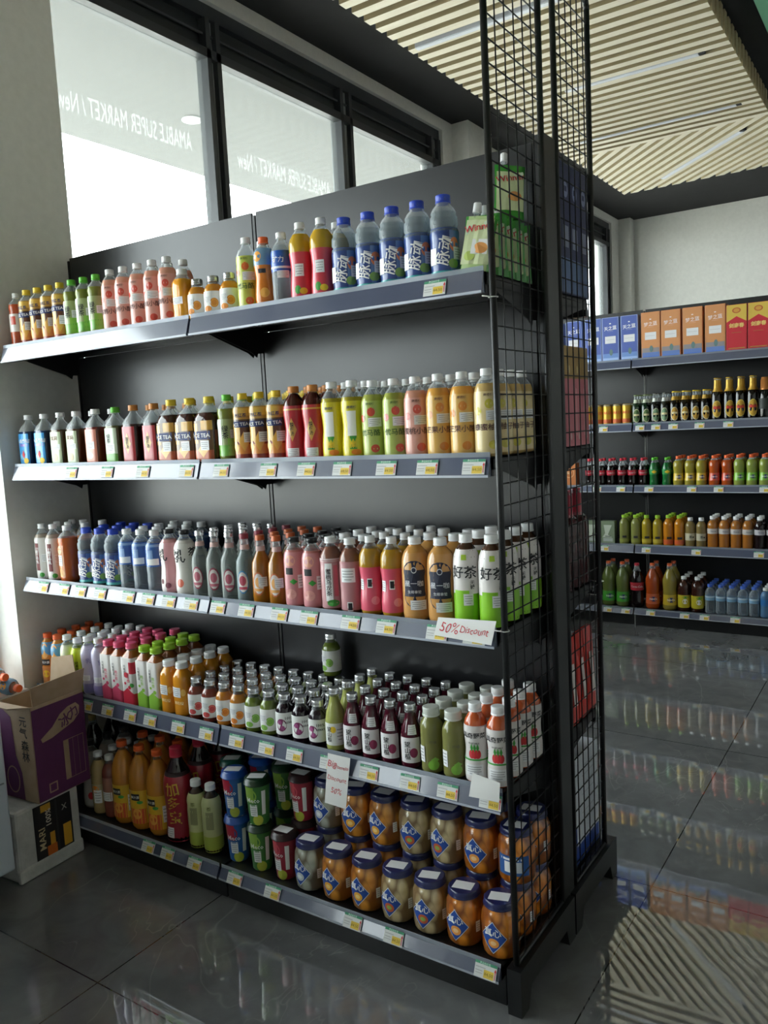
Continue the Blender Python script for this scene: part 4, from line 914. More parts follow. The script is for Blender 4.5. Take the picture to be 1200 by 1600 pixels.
def shelving(name, X0, Y0, nb, label, cat, rear=False, end=False, panel_top=2.235):
    u = empty(name, (X0, Y0, 0)); tag(u, label, cat)
    for b in range(nb):
        x0, x1 = b + .004, b + 1 - .004
        p = MB(); zz = .12; hs = [.43, .43, .43, .43, panel_top - .12 - 4 * .43]
        for h in hs:
            p.box(x0 + .006, x1 - .006, .314, .324, zz + .001, zz + h - .001, BLACKP); zz += h
            if rear: p.box(x0 + .006, x1 - .006, .346, .356, zz - h + .001, zz - .001, BLACKP)
        p.build('back_panel', u)
        for lv, zb, zd in SHELF:
            yf = -.045 if lv == 1 else 0
            s = MB()
            s.box(x0, x1, yf, .313, zd - .004, zd, BLACKP); s.box(x0, x1, yf, yf + .012, zb + .0, zd, BLACK)
            s.box(x0, x0 + .002, yf, .313, zd - .03, zd, BLACK); s.box(x1 - .002, x1, yf, .313, zd - .03, zd, BLACK)
            if lv == 1: s.box(x0, x1, yf + .02, yf + .03, .0, zd - .004, BLACK)
            so = s.build('base_deck' if lv == 1 else 'shelf', u)
            r = MB(); rail(r, x0, x1 - .002, yf, zb, zd - zb + .002); r.build('price_rail', so)
            l = MB(); l.box(x0, x1 - .002, yf - .003, yf - .0015, zd + .002, zd + .014, LIP); l.build('clear_lip', so)
            if lv > 1:
                for xx in (x0 + .004, x1 - .004):
                    bk_ = MB(); bracket(bk_, xx, yf + .02, .313, zd - .006); bk_.build('bracket', so)
            if rear and b == nb - 1:
                s = MB(); ye = .715 if lv == 1 else .70
                s.box(x0, x1, .357, ye, zd - .004, zd, BLACKP); s.box(x0, x1, ye - .012, ye, zb, zd, BLACK); s.box(x1 - .002, x1, .357, ye, zd - .03, zd, BLACK)
                if lv == 1: s.box(x0, x1, ye - .03, ye - .02, 0, zd - .004, BLACK)
                so = s.build('base_deck' if lv == 1 else 'shelf', u)
                r = MB(); rail(r, x0, x1 - .002, ye, zb, zd - zb - .001, -1); r.build('price_rail', so)
                if lv > 1:
                    bk_ = MB(); bracket(bk_, x1 - .004, ye - .02, .357, zd - .006); bk_.build('bracket', so)
    for b in range(nb + 1):
        x = b if b < nb else nb + .018
        yr = .37 if (end and b == nb) else (.345 if rear else .35)
        p = MB(); p.box(x - .016 if b == nb else x - .005, x + .016 if b == nb else x + .005, .298 if b == nb else .3135, yr, 0, panel_top - .01 + (.02 if b == nb else 0), BLACK)
        if b == nb and end:
            for k in range(46):
                z = .18 + k * .044
                p.box(x - .0171, x - .016, .302, .308, z, z + .018, mat('#6a6c70', .6))  # slot marks, the light showing through them put into a paler grey
        p.build('upright', u)
    if end:
        xe = nb + .03
        for nm_, ya, yb_ in (('front', -.03, .285), ('rear', .385, .655)):
            m = MB(); z0, z1 = .13, 2.73; r = .0085
            m.tube((xe, ya, z0), (xe, ya, z1 - .05), r, BLACK, 10); m.tube((xe, yb_, z0), (xe, yb_, z1 - .05), r, BLACK, 10)
            arc = lambda yc, s: [(xe, yc + s * .05 * math.sin(t * PI / 12), z1 - .05 + .05 * math.cos(t * PI / 12)) for t in range(7)]
            m.path(arc(ya + .05, -1), r, BLACK, 10); m.path(arc(yb_ - .05, 1), r, BLACK, 10); m.tube((xe, ya + .05, z1), (xe, yb_ - .05, z1), r, BLACK, 10)
            m.tube((xe, ya, z0), (xe, yb_, z0), r * .8, BLACK, 8)
            n = 6
            for i in range(1, n): 
                yy = ya + (yb_ - ya) * i / n; m.tube((xe + .002, yy, z0), (xe + .002, yy, z1), .0019, BLACK, 6)
            z = z0 + .05
            while z < z1 - .03:
                m.tube((xe - .002, ya, z), (xe - .002, yb_, z), .0019, BLACK, 6); z += .0535
            m.build('mesh_panel', u)
        # end plinth with feet
        e = MB()
        for ya, yb_ in ((-.05, .33), (.34, .715)):
            e.prism([(ya, .0), (ya + .045, .0), (ya + .065, .055), (yb_ - .065, .055), (yb_ - .045, .0), (yb_, .0), (yb_, .125), (ya, .125)], nb + .012, nb + .05, BLACK)
        e.build('end_plinth', u)
        tie = mat('#d9d9d6', .4)
        for y_, z_ in ((-.03, 1.0), (-.03, 1.795), (.665, .99)):
            t = MB(); t.path([(xe + .011 * math.cos(a * PI / 6), y_ + .011 * math.sin(a * PI / 6), z_) for a in range(13)], .0016, tie, 5); t.tube((xe, y_ - .011, z_), (xe - .02, y_ - .018, z_ + .004), .0016, tie, 5)
            t.build('cable_tie', u)
    else:
        for b in (0, nb):
            f = MB(); f.box(b - .01, b + .01, -.03, .36, 0, .12, BLACK); f.build('foot', u)
    return u

shelving('shelving_unit', 0, 0, 2, 'black metal display rack full of drinks with mesh end panels, in the foreground', 'shelving', rear=True, end=True)
FX, FY = -.826, 3.91
shelving('shelving_unit', FX, FY, 4, 'black metal display rack against the far side of the aisle, topped with liquor boxes', 'shelving')

# ---------------------------------------------------------------- putting goods on the shelves
ORD = ['first', 'second', 'third', 'fourth', 'fifth', 'sixth', 'seventh', 'eighth', 'ninth', 'tenth', 'eleventh', 'twelfth', 'thirteenth', 'fourteenth']
SN = {5: 'top shelf', 4: 'second shelf down', 3: 'middle shelf', 2: 'fourth shelf down', 1: 'bottom shelf'}
DECK = {lv: zd for lv, zb, zd in SHELF}; RAILZ = {lv: zb for lv, zb, zd in SHELF}
def label_of(K, where, col, ncol, row, nrow):
    s = K['desc'] + ', ' + where
    if ncol > 1: s += ', ' + ORD[col] + ' such from left'
    if nrow > 1: s += ', ' + (ORD[row] + ' row' if row else 'front row')
    return s
def spawn(key, loc, rz, label, group, lean=None):
    K = KINDS[key]
    if K['proto'] is None:
        o = make_goods(key); K['proto'] = o
    else: o = copy_tree(K['proto'])
    o.location = loc; o.rotation_euler = (lean or (0, 0, rz)); o['label'] = label; o['category'] = K['cat']; o['group'] = group
    return o
def stock(level, items, y0, far=False, xmax=1.997, xmin=.003, ybase=0):
    """items: (kind, x, rows[, y offset]) from left to right; neighbours are eased apart so that none touch"""
    it = [list(t) + [0] * (4 - len(t)) for t in items]
    for _ in range(1500):
        for a, b in zip(it[:-1], it[1:]):
            need = KINDS[a[0]]['R'] + KINDS[b[0]]['R'] + (.0042 if not far else .0045)
            gap = b[1] - a[1]
            if gap < need: a[1] -= (need - gap) / 2; b[1] += (need - gap) / 2
        it[-1][1] = min(it[-1][1], xmax - KINDS[it[-1][0]]['R']); it[0][1] = max(it[0][1], xmin + KINDS[it[0][0]]['R'])
    where = ('far ' if far else '') + (SN[level] if not far or level not in (2, 4) else {2: 'fourth shelf', 4: 'second shelf'}[level])
    descs = {}
    for t in it: descs.setdefault(KINDS[t[0]]['desc'], []).append(t)
    for t in it:
        key, x, rows, dy0 = t; K = KINDS[key]
        same = descs[K['desc']]; col = next(i for i, q in enumerate(same) if q is t)
        pitch = K['R'] * 2 + .0056
        while rows > 1 and y0 - (FY if 0 else 0) + dy0 + (rows - 1) * pitch + K['R'] > .309: rows -= 1
        for r in range(rows):
            y = ybase + y0 + dy0 + r * pitch
            xx = x + (rnd.uniform(-.0005, .0005)); rz = rnd.uniform(-.14, .14) if K['prof'] != 'special' else 0
            if K['prof'] not in ('special', 'jar'): rz += .38 if K['n'] <= 2 else 0
            if K['n'] > 2: rz = 0
            spawn(key, (xx, y, DECK[level] + .0005), rz, label_of(K, where, col, len(same), r, rows), K['plural'] + ' on the ' + where)

stock(5, [('tea_red', 0.001, 1), ('ice_tea', 0.071, 1), ('ice_tea', 0.147, 1), ('ice_tea', 0.217, 1), ('ice_tea', 0.286, 1), ('green_tea', 0.360, 1), ('green_tea', 0.432, 1), ('green_tea', 0.502, 1), ('peach', 0.577, 1), ('peach', 0.646, 1), ('peach', 0.717, 2), ('peach', 0.789, 2), ('peach', 0.861, 2), ('orange_square', 0.920, 1), ('mini_orange', 0.986, 2), ('mini_orange', 1.056, 2), ('mini_orange', 1.123, 1), ('lime_tall', 1.199, 2), ('fizzy_orange', 1.267, 1), ('sports_blue', 1.333, 1), ('red_yellow', 1.404, 1), ('red_yellow', 1.479, 2), ('vitamin', 1.556, 1), ('vitamin', 1.637, 1), ('vitamin', 1.720, 1), ('vitamin', 1.802, 1), ('vitamin', 1.883, 1)], .05, xmax=1.899)
stock(4, [('blue_water', 0.018, 1), ('blue_water', 0.136, 1), ('cream_tea', 0.234, 2), ('cream_tea', 0.328, 2), ('peach_tea_big', 0.437, 2), ('green_tea_big', 0.546, 1), ('plum_big', 0.639, 3), ('plum_big', 0.742, 3), ('ice_tea_big', 0.838, 4), ('ice_tea_big', 0.945, 4), ('ice_tea_big', 1.036, 3), ('green_tea', 1.113, 3), ('ice_tea', 1.171, 4), ('ice_tea', 1.238, 4), ('ice_tea', 1.306, 4), ('plum', 1.362, 4), ('plum', 1.426, 4), ('pear', 1.495, 4), ('pear', 1.555, 4), ('jasmine', 1.628, 4), ('jasmine', 1.701, 4), ('peach', 1.769, 4), ('honey', 1.838, 4), ('honey', 1.903, 4), ('pomelo', 1.965, 4)], .05)
stock(3, [('coconut', 0.055, 3), ('coconut', 0.124, 3), ('amber_tea', 0.211, 3), ('vitamin', 0.329, 4), ('vitamin', 0.403, 4), ('vitamin', 0.478, 4), ('water_blue', 0.558, 4), ('water_blue', 0.645, 4), ('water_blue', 0.707, 4), ('yogurt_pink', 0.764, 1), ('yogurt_white', 0.851, 1), ('cider', 0.967, 4), ('cider', 1.038, 4), ('cider', 1.096, 4), ('cider_red', 1.166, 4), ('cider_orange', 1.229, 4), ('cider_orange', 1.298, 4), ('peach_black', 1.360, 4), ('peach_black', 1.424, 4), ('oolong', 1.492, 4), ('oolong_plain', 1.559, 4), ('red_pink', 1.627, 4), ('red_pink', 1.697, 4), ('coffee', 1.764, 3), ('coffee', 1.840, 3), ('good_tea', 1.918, 3), ('good_tea', 1.971, 4)], .05)
stock(2, [('orange_blue', 0.021, 4), ('orange_blue', 0.083, 4), ('cream_lime', 0.143, 4), ('lime_bright', 0.203, 4), ('lilac', 0.273, 4), ('lilac', 0.333, 4), ('carton_pink', 0.381, 4), ('carton_pink', 0.443, 4), ('carton_red', 0.531, 4), ('carton_green', 0.627, 4), ('carton_green', 0.696, 4), ('orange_juice', 0.760, 4), ('orange_juice', 0.829, 4), ('jar_grapefruit', 0.890, 4), ('jar_grapefruit', 0.958, 4), ('jar_orange', 1.025, 4), ('jar_orange', 1.098, 4), ('jar_green', 1.171, 4), ('jar_green', 1.240, 4), ('jar_grape', 1.304, 4), ('jar_grape', 1.368, 4), ('jar_grape', 1.431, 4), ('tall_lime', 1.485, 4), ('tall_plum', 1.549, 4), ('tall_plum', 1.607, 4), ('tall_plum', 1.670, 4), ('tall_plum', 1.731, 4), ('clear_cap', 1.792, 4), ('clear_cap', 1.853, 4), ('carrot', 1.914, 4), ('carrot', 1.973, 4)], .045)
stock(1, [('gold_cap', 0.185, 2, 0.100), ('black_cap', 0.244, 3, 0.020), ('pale_small', 0.331, 4), ('rose_small', 0.387, 4), ('big_orange', 0.467, 3), ('big_orange', 0.548, 3), ('big_orange', 0.636, 3), ('big_red', 0.738, 3), ('lime_pale', 0.808, 1), ('lime_pale', 0.879, 1)], .022)
stock(5, [('box_blue', 0.483, 1), ('box_blue', 0.608, 1), ('box_blue', 0.760, 1), ('box_blue', 0.907, 1), ('box_blue', 1.023, 1), ('box_blue', 1.158, 1), ('box_orange', 1.303, 1), ('box_orange', 1.436, 1), ('box_orange', 1.577, 1), ('box_orange', 1.719, 1), ('box_red', 1.852, 1), ('box_red', 1.979, 1), ('box_red', 2.105, 1)], .055, True, 3.0, -.6, FY)
stock(4, [('f_can', 0.773, 3), ('f_can', 0.845, 3), ('f_can', 0.916, 3), ('f_can', 0.981, 3), ('f_can', 1.051, 3), ('f_can', 1.119, 3), ('f_beer_green', 1.191, 3), ('f_beer_green', 1.249, 3), ('f_beer_white', 1.315, 3), ('f_beer_white', 1.380, 3), ('f_beer_gold', 1.444, 3), ('f_beer_gold', 1.507, 3), ('f_beer_gold', 1.574, 3), ('f_beer_gold', 1.635, 3), ('f_beer_tall', 1.716, 2), ('f_beer_tall', 1.804, 2), ('f_beer_tall', 1.882, 2), ('f_beer_tall', 1.929, 2), ('f_spirit', 2.001, 1), ('f_spirit', 2.080, 1)], .05, True, 3.0, -.6, FY)
stock(3, [('box_round', 0.698, 1), ('f_coke', 0.839, 2), ('f_coke', 0.925, 2), ('f_coke', 0.996, 2), ('f_coke', 1.075, 2), ('f_coke', 1.148, 2), ('f_coke', 1.224, 2), ('f_sprite', 1.300, 2), ('f_sprite', 1.387, 2), ('f_fanta_y', 1.465, 3), ('f_fanta_y', 1.541, 3), ('f_fanta_y', 1.616, 3), ('f_fanta_o', 1.698, 3), ('f_fanta_o', 1.779, 3), ('f_fanta_g', 1.854, 3), ('f_fanta_g', 1.932, 3), ('f_fanta_g', 2.009, 3)], .05, True, 3.0, -.6, FY)
stock(2, [('pack_green', 0.722, 1), ('pack_green', 0.854, 1), ('pack_green', 0.973, 1), ('f_juice_p', 1.085, 3), ('f_juice_p', 1.168, 3), ('f_juice_y', 1.245, 1), ('f_juice_y', 1.329, 1), ('f_juice_o', 1.413, 3), ('f_juice_o', 1.482, 3), ('f_barley', 1.550, 1), ('f_barley', 1.621, 1), ('f_amber', 1.683, 3), ('f_amber', 1.757, 3), ('f_amber', 1.825, 3), ('f_amber', 1.896, 3), ('f_dark', 1.967, 2), ('f_dark', 2.036, 2)], .05, True, 3.0, -.6, FY)
stock(1, [('f_big_green', 0.969, 2), ('f_big_green', 1.073, 2), ('f_big_coke', 1.170, 1), ('f_big_orange', 1.283, 2), ('f_big_yellow', 1.403, 2), ('f_lemon_tea', 1.499, 4), ('f_lemon_tea', 1.584, 4), ('f_water', 1.668, 4), ('f_water', 1.738, 4), ('f_water', 1.807, 4), ('f_water', 1.876, 4), ('f_water', 1.947, 4), ('f_water_b', 2.017, 3)], .04, True, 3.0, -.6, FY)

# stacked goods on the bottom shelf ------------------------------------------
def put_at(key, x, y, z, label, group, rz=0): return spawn(key, (x, y, z + .0005), rz, label, group)
JG = 'fruit jars on the bottom shelf'
jx = [1.330, 1.438, 1.546, 1.653, 1.760, 1.867, 1.975]
jx = [1.964 - .1065 * (6 - i) for i in range(7)]
jk = ['fj_lychee', 'fj_peach', 'fj_peach', 'fj_mix', 'fj_mix', 'fj_orange', 'fj_orange']
for i, (k_, x_) in enumerate(zip(jk, jx)):
    for r in range(3):
        last = i == 6
        put_at(k_, x_, .022 + r * .107, DECK[1], '%s, lower layer, bottom shelf, %s from left, %s row' % (KINDS[k_]['desc'], ORD[i], ('front', 'second', 'third')[r]), JG, rnd.uniform(.0, .3))
        if r == 1 or (r == 2 and i > 0) or (r == 0 and False):
            k2 = {1: 'fj_peach', 0: 'fj_lychee'}.get(i, k_)
            if i == 1 and r == 1: k2 = 'fj_peach'
            if i == 6 and r == 1: k2 = 'fj_back'
            put_at(k2, x_ + .004, .022 + r * .107 - .004, DECK[1] + .153, '%s, upper layer, bottom shelf, %s from left, %s row' % (KINDS[k2]['desc'], ORD[i], ('', 'front', 'rear')[r]), JG, rnd.uniform(.0, .3))
CG = 'fruit tea cups on the bottom shelf'
cx = [0.929, 1.011, 1.117, 1.220]
for i, (k_, x_, y_) in enumerate((('cup_teal', cx[0] + .014, .094), ('cup_blue', cx[1], .03), ('cup_green', cx[2], .025))):
    for q in range(2):
        put_at(k_, x_, y_, DECK[1] + q * .1535, '%s, bottom shelf, %s of the stacked pair' % (KINDS[k_]['desc'], ('lower', 'upper')[q]), CG, rnd.uniform(.3, .5))
        put_at(k_, x_ + .01, y_ + .12, DECK[1] + q * .1535, '%s, bottom shelf, %s of the pair behind' % (KINDS[k_]['desc'], ('lower', 'upper')[q]), CG, rnd.uniform(.3, .5))
put_at('cup_red', cx[3], .024, DECK[1], 'red fruit tea cup, bottom shelf, beside the lychee jar', CG)
put_at('cup_red', cx[3] + .005, .115, DECK[1], 'red fruit tea cup, bottom shelf, directly behind the front one', CG)
put_at('cup_red', cx[3] + .008, .113, DECK[1] + .1535, 'red fruit tea cup, bottom shelf, stacked at the back', CG)
put_at('jar_green', 1.262, .262, DECK[2] + .139, 'lone green juice bottle standing on top of the rear bottles, fourth shelf', 'lone bottle on top')

# pouches at the right end of the top shelf ----------------------------------
zt = DECK[5]; PG = 'green jelly drink pouches on the top shelf'
spawn('pouch_front', (1.945, .047, zt + .006), 0, 'green jelly drink pouch leaning forward beside the mesh post, top shelf', PG, (R_(-7), R_(8), R_(6)))
for i in range(6):
    spawn('pouch', (1.954, .10 + i * .036, zt + .003), 0, 'green jelly drink pouch upright behind the mesh, top shelf, %s from front' % ORD[i], PG, (R_(2), 0, R_(5)))
spawn('pouch', (1.955, .235, zt + .165), 0, 'green jelly drink pouch with fruit print propped on top of the others', PG, (R_(-12), R_(6), R_(38)))

# goods behind the rear mesh panel --------------------------------------------
def back(key, ys_, x, level, words, grp):
    for i, y_ in enumerate(ys_):
        spawn(key, (x, y_, DECK[level] + .0006), 0, '%s behind the rear mesh, %s from the middle post' % (words, ORD[i]), grp)
back('indigo_box', (.448, .52, .592, .664), 1.961, 5, 'tall indigo gift box', 'indigo boxes behind the mesh')
back('pink_box', (.45, .514, .578, .642), 1.963, 4, 'pink gift box with gold top', 'pink boxes behind the mesh')
back('wine', (.42, .498, .576, .654), 1.963, 3, 'dark wine bottle with red foil', 'wine bottles behind the mesh')
for i in range(4):
    spawn('red_bag', (1.975, .44 + i * .08, DECK[2] + .002), 0, 'red snack bag with white strip behind the rear mesh, %s from the middle post' % ORD[i], 'red bags behind the mesh', (0, 0, R_(90 - 6 * (i % 2))))
# a big white and blue carton with a grey one before it on the rear base deck
b = MB(); b.rbox(-.12, .12, -.1, .1, 0, .34, mat('#c9cdd4', .5), .002)
wc = b.build('printed_carton', None, (1.875, .603, DECK[1] + .0006)); l = MB()
flat_put(l, lambda u, v, f: (.1204 + f, u, v), [('rect', -.098, .098, .002, .06, mat('#1c3f8f', .45)), ('rect', -.098, .098, .06, .12, mat('#c9cdd4', .5))] + [('rect', -.05 + (k % 2) * .02, .06, .15 + k * .03, .153 + k * .03, paper('#a9adb6')) for k in range(6)])
l.build('printed_panel', wc, fix=False); tag(wc, 'large white carton with blue bottom edge behind the rear mesh, on the base', 'box')
b = MB(); b.rbox(-.035, .035, -.045, .045, 0, .26, mat('#7f8082', .5), .002)
sc_ = b.build('printed_carton', None, (1.962, .455, DECK[1] + .0006)); l = MB(); flat_put(l, lambda u, v, f: (.0354 + f, u, v), [('rect', -.044, .044, .002, .13, mat('#1c3f8f', .45)), ('txt', 'GIGER', 0, .05, .02, wht), ('txt', 'FLAKE', 0, .028, .02, wht), ('rect', -.03, .03, .038, .0395, wht)])
l.build('printed_panel', sc_, fix=False); tag(sc_, 'small grey and blue carton behind the mesh, beside the middle post', 'box')

# price tags --------------------------------------------------------------------
def tag_mesh():
    m = MB(); n = Vector((0, -.96, .28)).normalized()
    def f(u, v, o): return (u, -o * .96, v + o * .28)
    flat_put(m, lambda u, v, o: f(u, v, o), [('rect', -.031, .031, -.019, .019, paper('#d2d3d2')), ('rect', -.031, .031, .0125, .019, paper('#3f8f6a')), ('rect', -.004, .024, -.017, .002, paper('#e0c048')), ('rect', -.028, .0, .004, .0055, paper('#9a9a9a')),
          ('rect', -.028, -.008, -.004, -.0025, paper('#9a9a9a')), ('rect', -.028, -.008, -.01, -.0085, paper('#a5a5a5')), ('rect', .0265, .0285, -.015, .004, redp), ('poly', [(.0245, .003), (.0305, .003), (.0275, .011)], redp), ('txt', '商品标价签', -.002, .0157, .0062, paper('#b8d8c8')), ('txt', '¥4.50', .01, -.0075, .011, paper('#a08420'))])
    # paper body with real thickness
    m.box(-.031, .031, 0, .0004, -.019, .019, paper('#cfd0cf'))
    return m
TAGP = None
def price_tag(x, y, z, slope, label, group):
    global TAGP
    if TAGP is None: TAGP = tag_mesh().build('price_tag', fix=False); o = TAGP
    else: o = TAGP.copy(); COL.objects.link(o)
    o.location = (x, y, z); o.rotation_euler = (-slope, 0, 0); o['label'] = label; o['category'] = 'price tag'; o['group'] = group
TAGS = {5: [1.866], 4: [0.360, 0.557, 0.740, 0.945, 1.096, 1.286, 1.427, 1.553, 1.697, 1.822, 1.954], 3: [0.125, 0.251, 0.349, 0.461, 0.612, 0.713, 0.814, 0.919, 1.039, 1.159, 1.292, 1.404, 1.552, 1.671, 1.829, 1.938], 2: [0.327, 0.444, 0.567, 0.671, 0.811, 0.943, 1.077, 1.204, 1.316, 1.444, 1.587, 1.723, 1.840, 1.965], 1: [0.662, 0.759, 0.889, 1.072, 1.230, 1.534, 1.674, 1.956]}
for lv, xs in TAGS.items():
    yf = -.045 if lv == 1 else 0; zb, zd = RAILZ[lv], DECK[lv]; h = zd - zb + .002; sl_ = math.atan2(.014, h - .004)
    for i, x in enumerate(xs):
        price_tag(x, yf - .0142, zb + h * .49 + (.004 if lv in (1, 3) else .0015), sl_, 'green-headed price tag with yellow patch, %s rail, %s from left' % (SN[lv], ORD[i] if i < 14 else ['fifteenth', 'sixteenth', 'seventeenth', 'eighteenth'][i - 14]), 'price tags on the front rack')
FT = {4: [0.969, 1.226, 1.335, 1.450, 1.620, 1.800], 3: [0.913, 1.085, 1.282, 1.567, 1.739, 2.018], 2: [0.960, 1.257, 1.593, 1.984], 1: [0.989, 1.119, 1.294, 1.523, 1.653, 1.847]}
for lv, xs in FT.items():
    yf = FY + (-.045 if lv == 1 else 0); zb, zd = RAILZ[lv], DECK[lv]; h = zd - zb + .002; sl_ = math.atan2(.014, h - .004)
    for i, x in enumerate(xs):
        price_tag(x, yf - .0142, zb + h * .49 + (.004 if lv in (1, 3) else .0015), sl_, 'price tag on the far rack, %s rail, %s from left' % (SN[lv], ORD[i]), 'price tags on the far rack')

# hand-written notes ---------------------------------------------------------------
def note(corners, writing, label, th=.0006):
    """a sheet given by its four corners (top-left, top-right, bottom-right, bottom-left)"""
    tl, tr, br, bl = [Vector(c) for c in corners]; m = MB(); g = 6
    nrm = (tr - tl).cross(bl - tl).normalized(); nrm = nrm if nrm.y < 0 else -nrm
    def P_(s, t, o): return (tl * (1 - s) + tr * s) * (1 - t) + (bl * (1 - s) + br * s) * t + nrm * (o + .002 * math.sin(PI * s) * math.sin(PI * t))
    for o in (0, -th):
        m.add([P_(i / g, j / g, o) for j in range(g + 1) for i in range(g + 1)], [(j * (g + 1) + i, j * (g + 1) + i + 1, (j + 1) * (g + 1) + i + 1, (j + 1) * (g + 1) + i) for j in range(g) for i in range(g)], paper('#dddcda'), True)
    wd = (tr - tl).length; ht = (bl - tl).length
    for s, cu, cv, size in writing:
        vs, fs = text_faces(s, 2, .0)
        m.add([P_(cu + (x + .18 * y) * size / wd, cv - (y + .06 * math.sin(x * 6)) * size / ht, .0006) for x, y in vs], fs, paper('#c0303a'))
    o = m.build('paper_note', fix=False); tag(o, label, 'note', 'paper notes on the rails'); return o
note([(1.842, -.026, 1.016), (2.008, -.03, 1.022), (1.996, -.038, .962), (1.832, -.034, .970)], [('50%', .25, .5, .034), ('Discount', .68, .5, .022)], 'white note reading 50% Discount on the middle shelf rail')
note([(1.452, -.024, .578), (1.532, -.024, .578), (1.512, -.032, .425), (1.436, -.032, .428)], [('Big', .24, .2, .028), ('Pomelo', .68, .22, .0155), ('Discount', .5, .46, .019), ('50%', .52, .7, .024)], 'white handwritten discount note hanging from the fourth shelf rail')
note([(1.922, -.024, .615), (2.0, -.026, .605), (1.998, -.03, .556), (1.912, -.03, .552)], [], 'blank torn white paper scrap beside the front mesh post, fourth shelf rail')

# cartons, freezer and bottles at the left -----------------------------------------
KR = noisy('#9a8468', '#a8917a', 20, .8, bump=.05); KRD = paper('#6f5a44'); PUR = noisy('#55254f', '#5e2b58', 14, .6)
ca = empty('cardboard_box', (0, 0, 0)); tag(ca, 'open purple and brown cardboard box standing on the plastic-wrapped carton', 'box')
ox, oy, oz = .334, -.243, .262; wx, wy, hz = .172, .222, .345
ang = R_(4)
ca.location = (ox, oy, oz); ca.rotation_euler = (R_(0), R_(0), ang)
m = MB(); t = .004
m.box(-wx, 0, 0, wy, 0, t, KR); m.box(-t, 0, 0, wy, 0, hz, KR); m.box(-wx, -wx + t, 0, wy, 0, hz, KR); m.box(-wx, 0, 0, t, 0, hz, KR); m.box(-wx, 0, wy - t, wy, 0, hz, KR)
bx = m.build('carton_body', ca)
l = MB(); fr = lambda u, v, f: (f + .0004, u, v)
flat_put(l, fr, [('rect', .002, wy - .002, .002, hz - .012, PUR), ('poly', [(.03, .222), (.036, .208), (.075, .212), (.12, .225), (.17, .24), (.196, .262), (.2, .29), (.185, .306), (.15, .302), (.115, .285), (.08, .25), (.055, .236)], KR), ('txt', '冰', .135, .258, .05, PUR, 20, .02), ('txt', '力', .17, .275, .045, PUR, 20, .02), ('rect', .118, .205, .04, .185, KR), ('rect', .14, .203, .042, .183, PUR), ('rect', .158, .159, .042, .183, KR), ('rect', .18, .181, .042, .183, KR),
     ('rect', .045, .08, .02, .055, KR), ('rect', .05, .075, .025, .05, PUR)])
l.build('printed_panel', bx, fix=False)
l = MB(); fr2 = lambda u, v, f: (u, -f - .0004, v)
flat_put(l, fr2, [('poly', [(-wx + .002, .002), (-.07, .002), (-.075, .1), (-.1, .16), (-.11, .3), (-wx + .002, .335)], PUR), ('disc', -.125, .07, .035, .05, KR), ('disc', -.125, .07, .03, .045, PUR), ('txt', '元', -.045, .29, .04, ink), ('txt', '气', -.047, .25, .04, ink), ('txt', '森', -.043, .205, .04, ink), ('txt', '林', -.043, .165, .04, ink)])
l.build('printed_panel', bx, fix=False)
def flap(nm_, pts, o=.003):
    a = MB(); p = [Vector(q) for q in pts]; n = (p[1] - p[0]).cross(p[3] - p[0]).normalized() * o
    a.add([q for q in p] + [q + n for q in p], [(0, 1, 2, 3), (7, 6, 5, 4), (0, 1, 5, 4), (1, 2, 6, 5), (2, 3, 7, 6), (3, 0, 4, 7)], KR); return a.build(nm_, ca)
f1 = flap('flap', [(-.004, .012, hz), (-.004, wy, hz), (.012, wy + .004, hz + .078), (.012, -.002, hz + .072)])
l = MB(); flat_put(l, lambda u, v, f: (-.003 + .2 * v + f, u, hz + v), [('rect', .03, .055, .02, .05, KRD)] + [('rect', .09, .2, .02 + .012 * k, .024 + .012 * k, KRD) for k in range(4)]); l.build('printed_panel', f1, fix=False)
flap('flap', [(-wx, .004, hz), (-.01, .004, hz), (-.02, -.07, hz + .018), (-wx + .0, -.075, hz + .022)])
flap('flap', [(-wx + .002, .01, hz), (-wx + .002, wy, hz), (-wx - .06, wy, hz - .03), (-wx - .065, .01, hz - .035)])
flap('flap', [(-wx, wy - .002, hz), (-.02, wy - .002, hz), (-.05, wy + .012, hz + .12), (-wx + .01, wy + .006, hz + .1)])
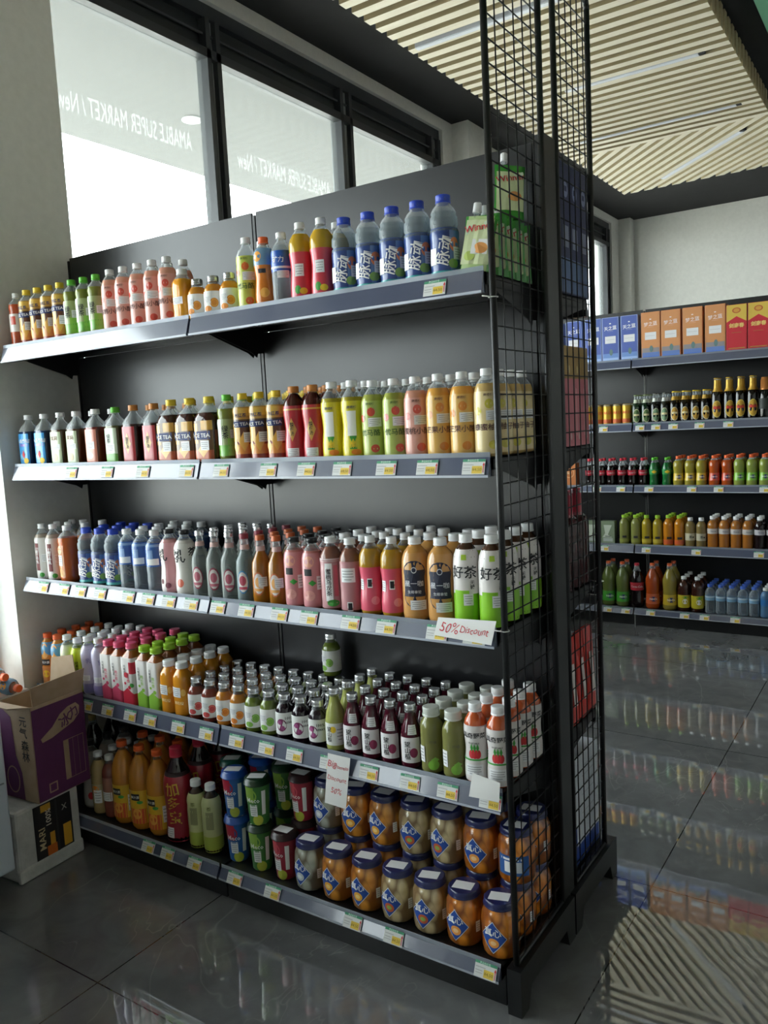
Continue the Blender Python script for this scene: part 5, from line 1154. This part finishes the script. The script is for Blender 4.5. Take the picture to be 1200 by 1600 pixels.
# wrapped carton under it
FO = noisy('#c9c8c4', '#b5b4b0', 22, .35, bump=.5)
wcn = MB(); wcn.rbox(0, .3, 0, .262, 0, .255, FO, .012)
wcn.rbox(.286, .308, -.003, .262, .0, .05, FO, .008)
wo = wcn.build('wrapped_carton', None, (.014, -.343, .001)); wo.rotation_euler = (0, 0, R_(3)); tag(wo, 'plastic-wrapped white carton with black and gold print, on the floor under the purple box', 'box')
l = MB(); flat_put(l, lambda u, v, f: (.3005 + f, u, v), [('rect', .07, .225, .042, .245, paper('#18161a')), ('rect', .13, .15, .06, .13, paper('#d89a2c')), ('rect', .115, .155, .045, .085, paper('#c8641e')), ('rect', .185, .218, .055, .135, paper('#d8a02c')), ('rect', .1, .14, .215, .24, paper('#c9982c')), ('rect', .158, .166, .045, .24, paper('#2e2c30')),
     ('txt', 'MARI', .098, .12, .036, paper('#c9b890'), 90), ('txt', '100%', .128, .19, .03, paper('#d8d0c0'), 90), ('txt', 'X', .195, .2, .03, paper('#b8b0a8'))])
l.build('printed_panel', wo, fix=False)
# white chest freezer on castors, mostly out of frame
fz = empty('chest_freezer', (.006, -1.580, 0)); tag(fz, 'white chest freezer on black castors at the left edge', 'freezer')
FW = noisy('#b9c2cc', '#bec7d0', 6, .35)
m = MB(); m.rbox(0, .362, 0, 1.212, .095, .80, FW, .008); m.rbox(.3595, .3645, .01, 1.2, .40, .405, mat('#7a828a', .4), .001); m.build('cabinet', fz)
m = MB(); m.rbox(-.004, .37, -.006, 1.218, .801, .85, FW, .012); m.build('lid', fz)
for yy in (.09, 1.13):
    for xx in (.06, .29):
        m = MB(); m.tube((xx - .012, yy, .032), (xx + .012, yy, .032), .032, mat('#1a1a1c', .5), 18); m.box(xx - .018, xx + .018, yy - .02, yy + .02, .058, .0945, mat('#3a3c40', .4, .6)); m.build('castor', fz)
# orange drink bottles lying on the sill behind the boxes
for i, (x_, y_, z_, rz, lb) in enumerate(((-.15, -.205, .598, .04, 'orange drink bottle lying lowest on the window sill'), (-.14, -.12, .598, .04, 'orange drink bottle lying on the sill beside the pillar'), (-.15, -.163, .652, .04, 'orange drink bottle lying on top of the two others on the sill'))):
    spawn('fizzy_orange', (x_, y_, z_), 0, lb, 'orange drink bottles on the sill', (0, PI / 2, rz))
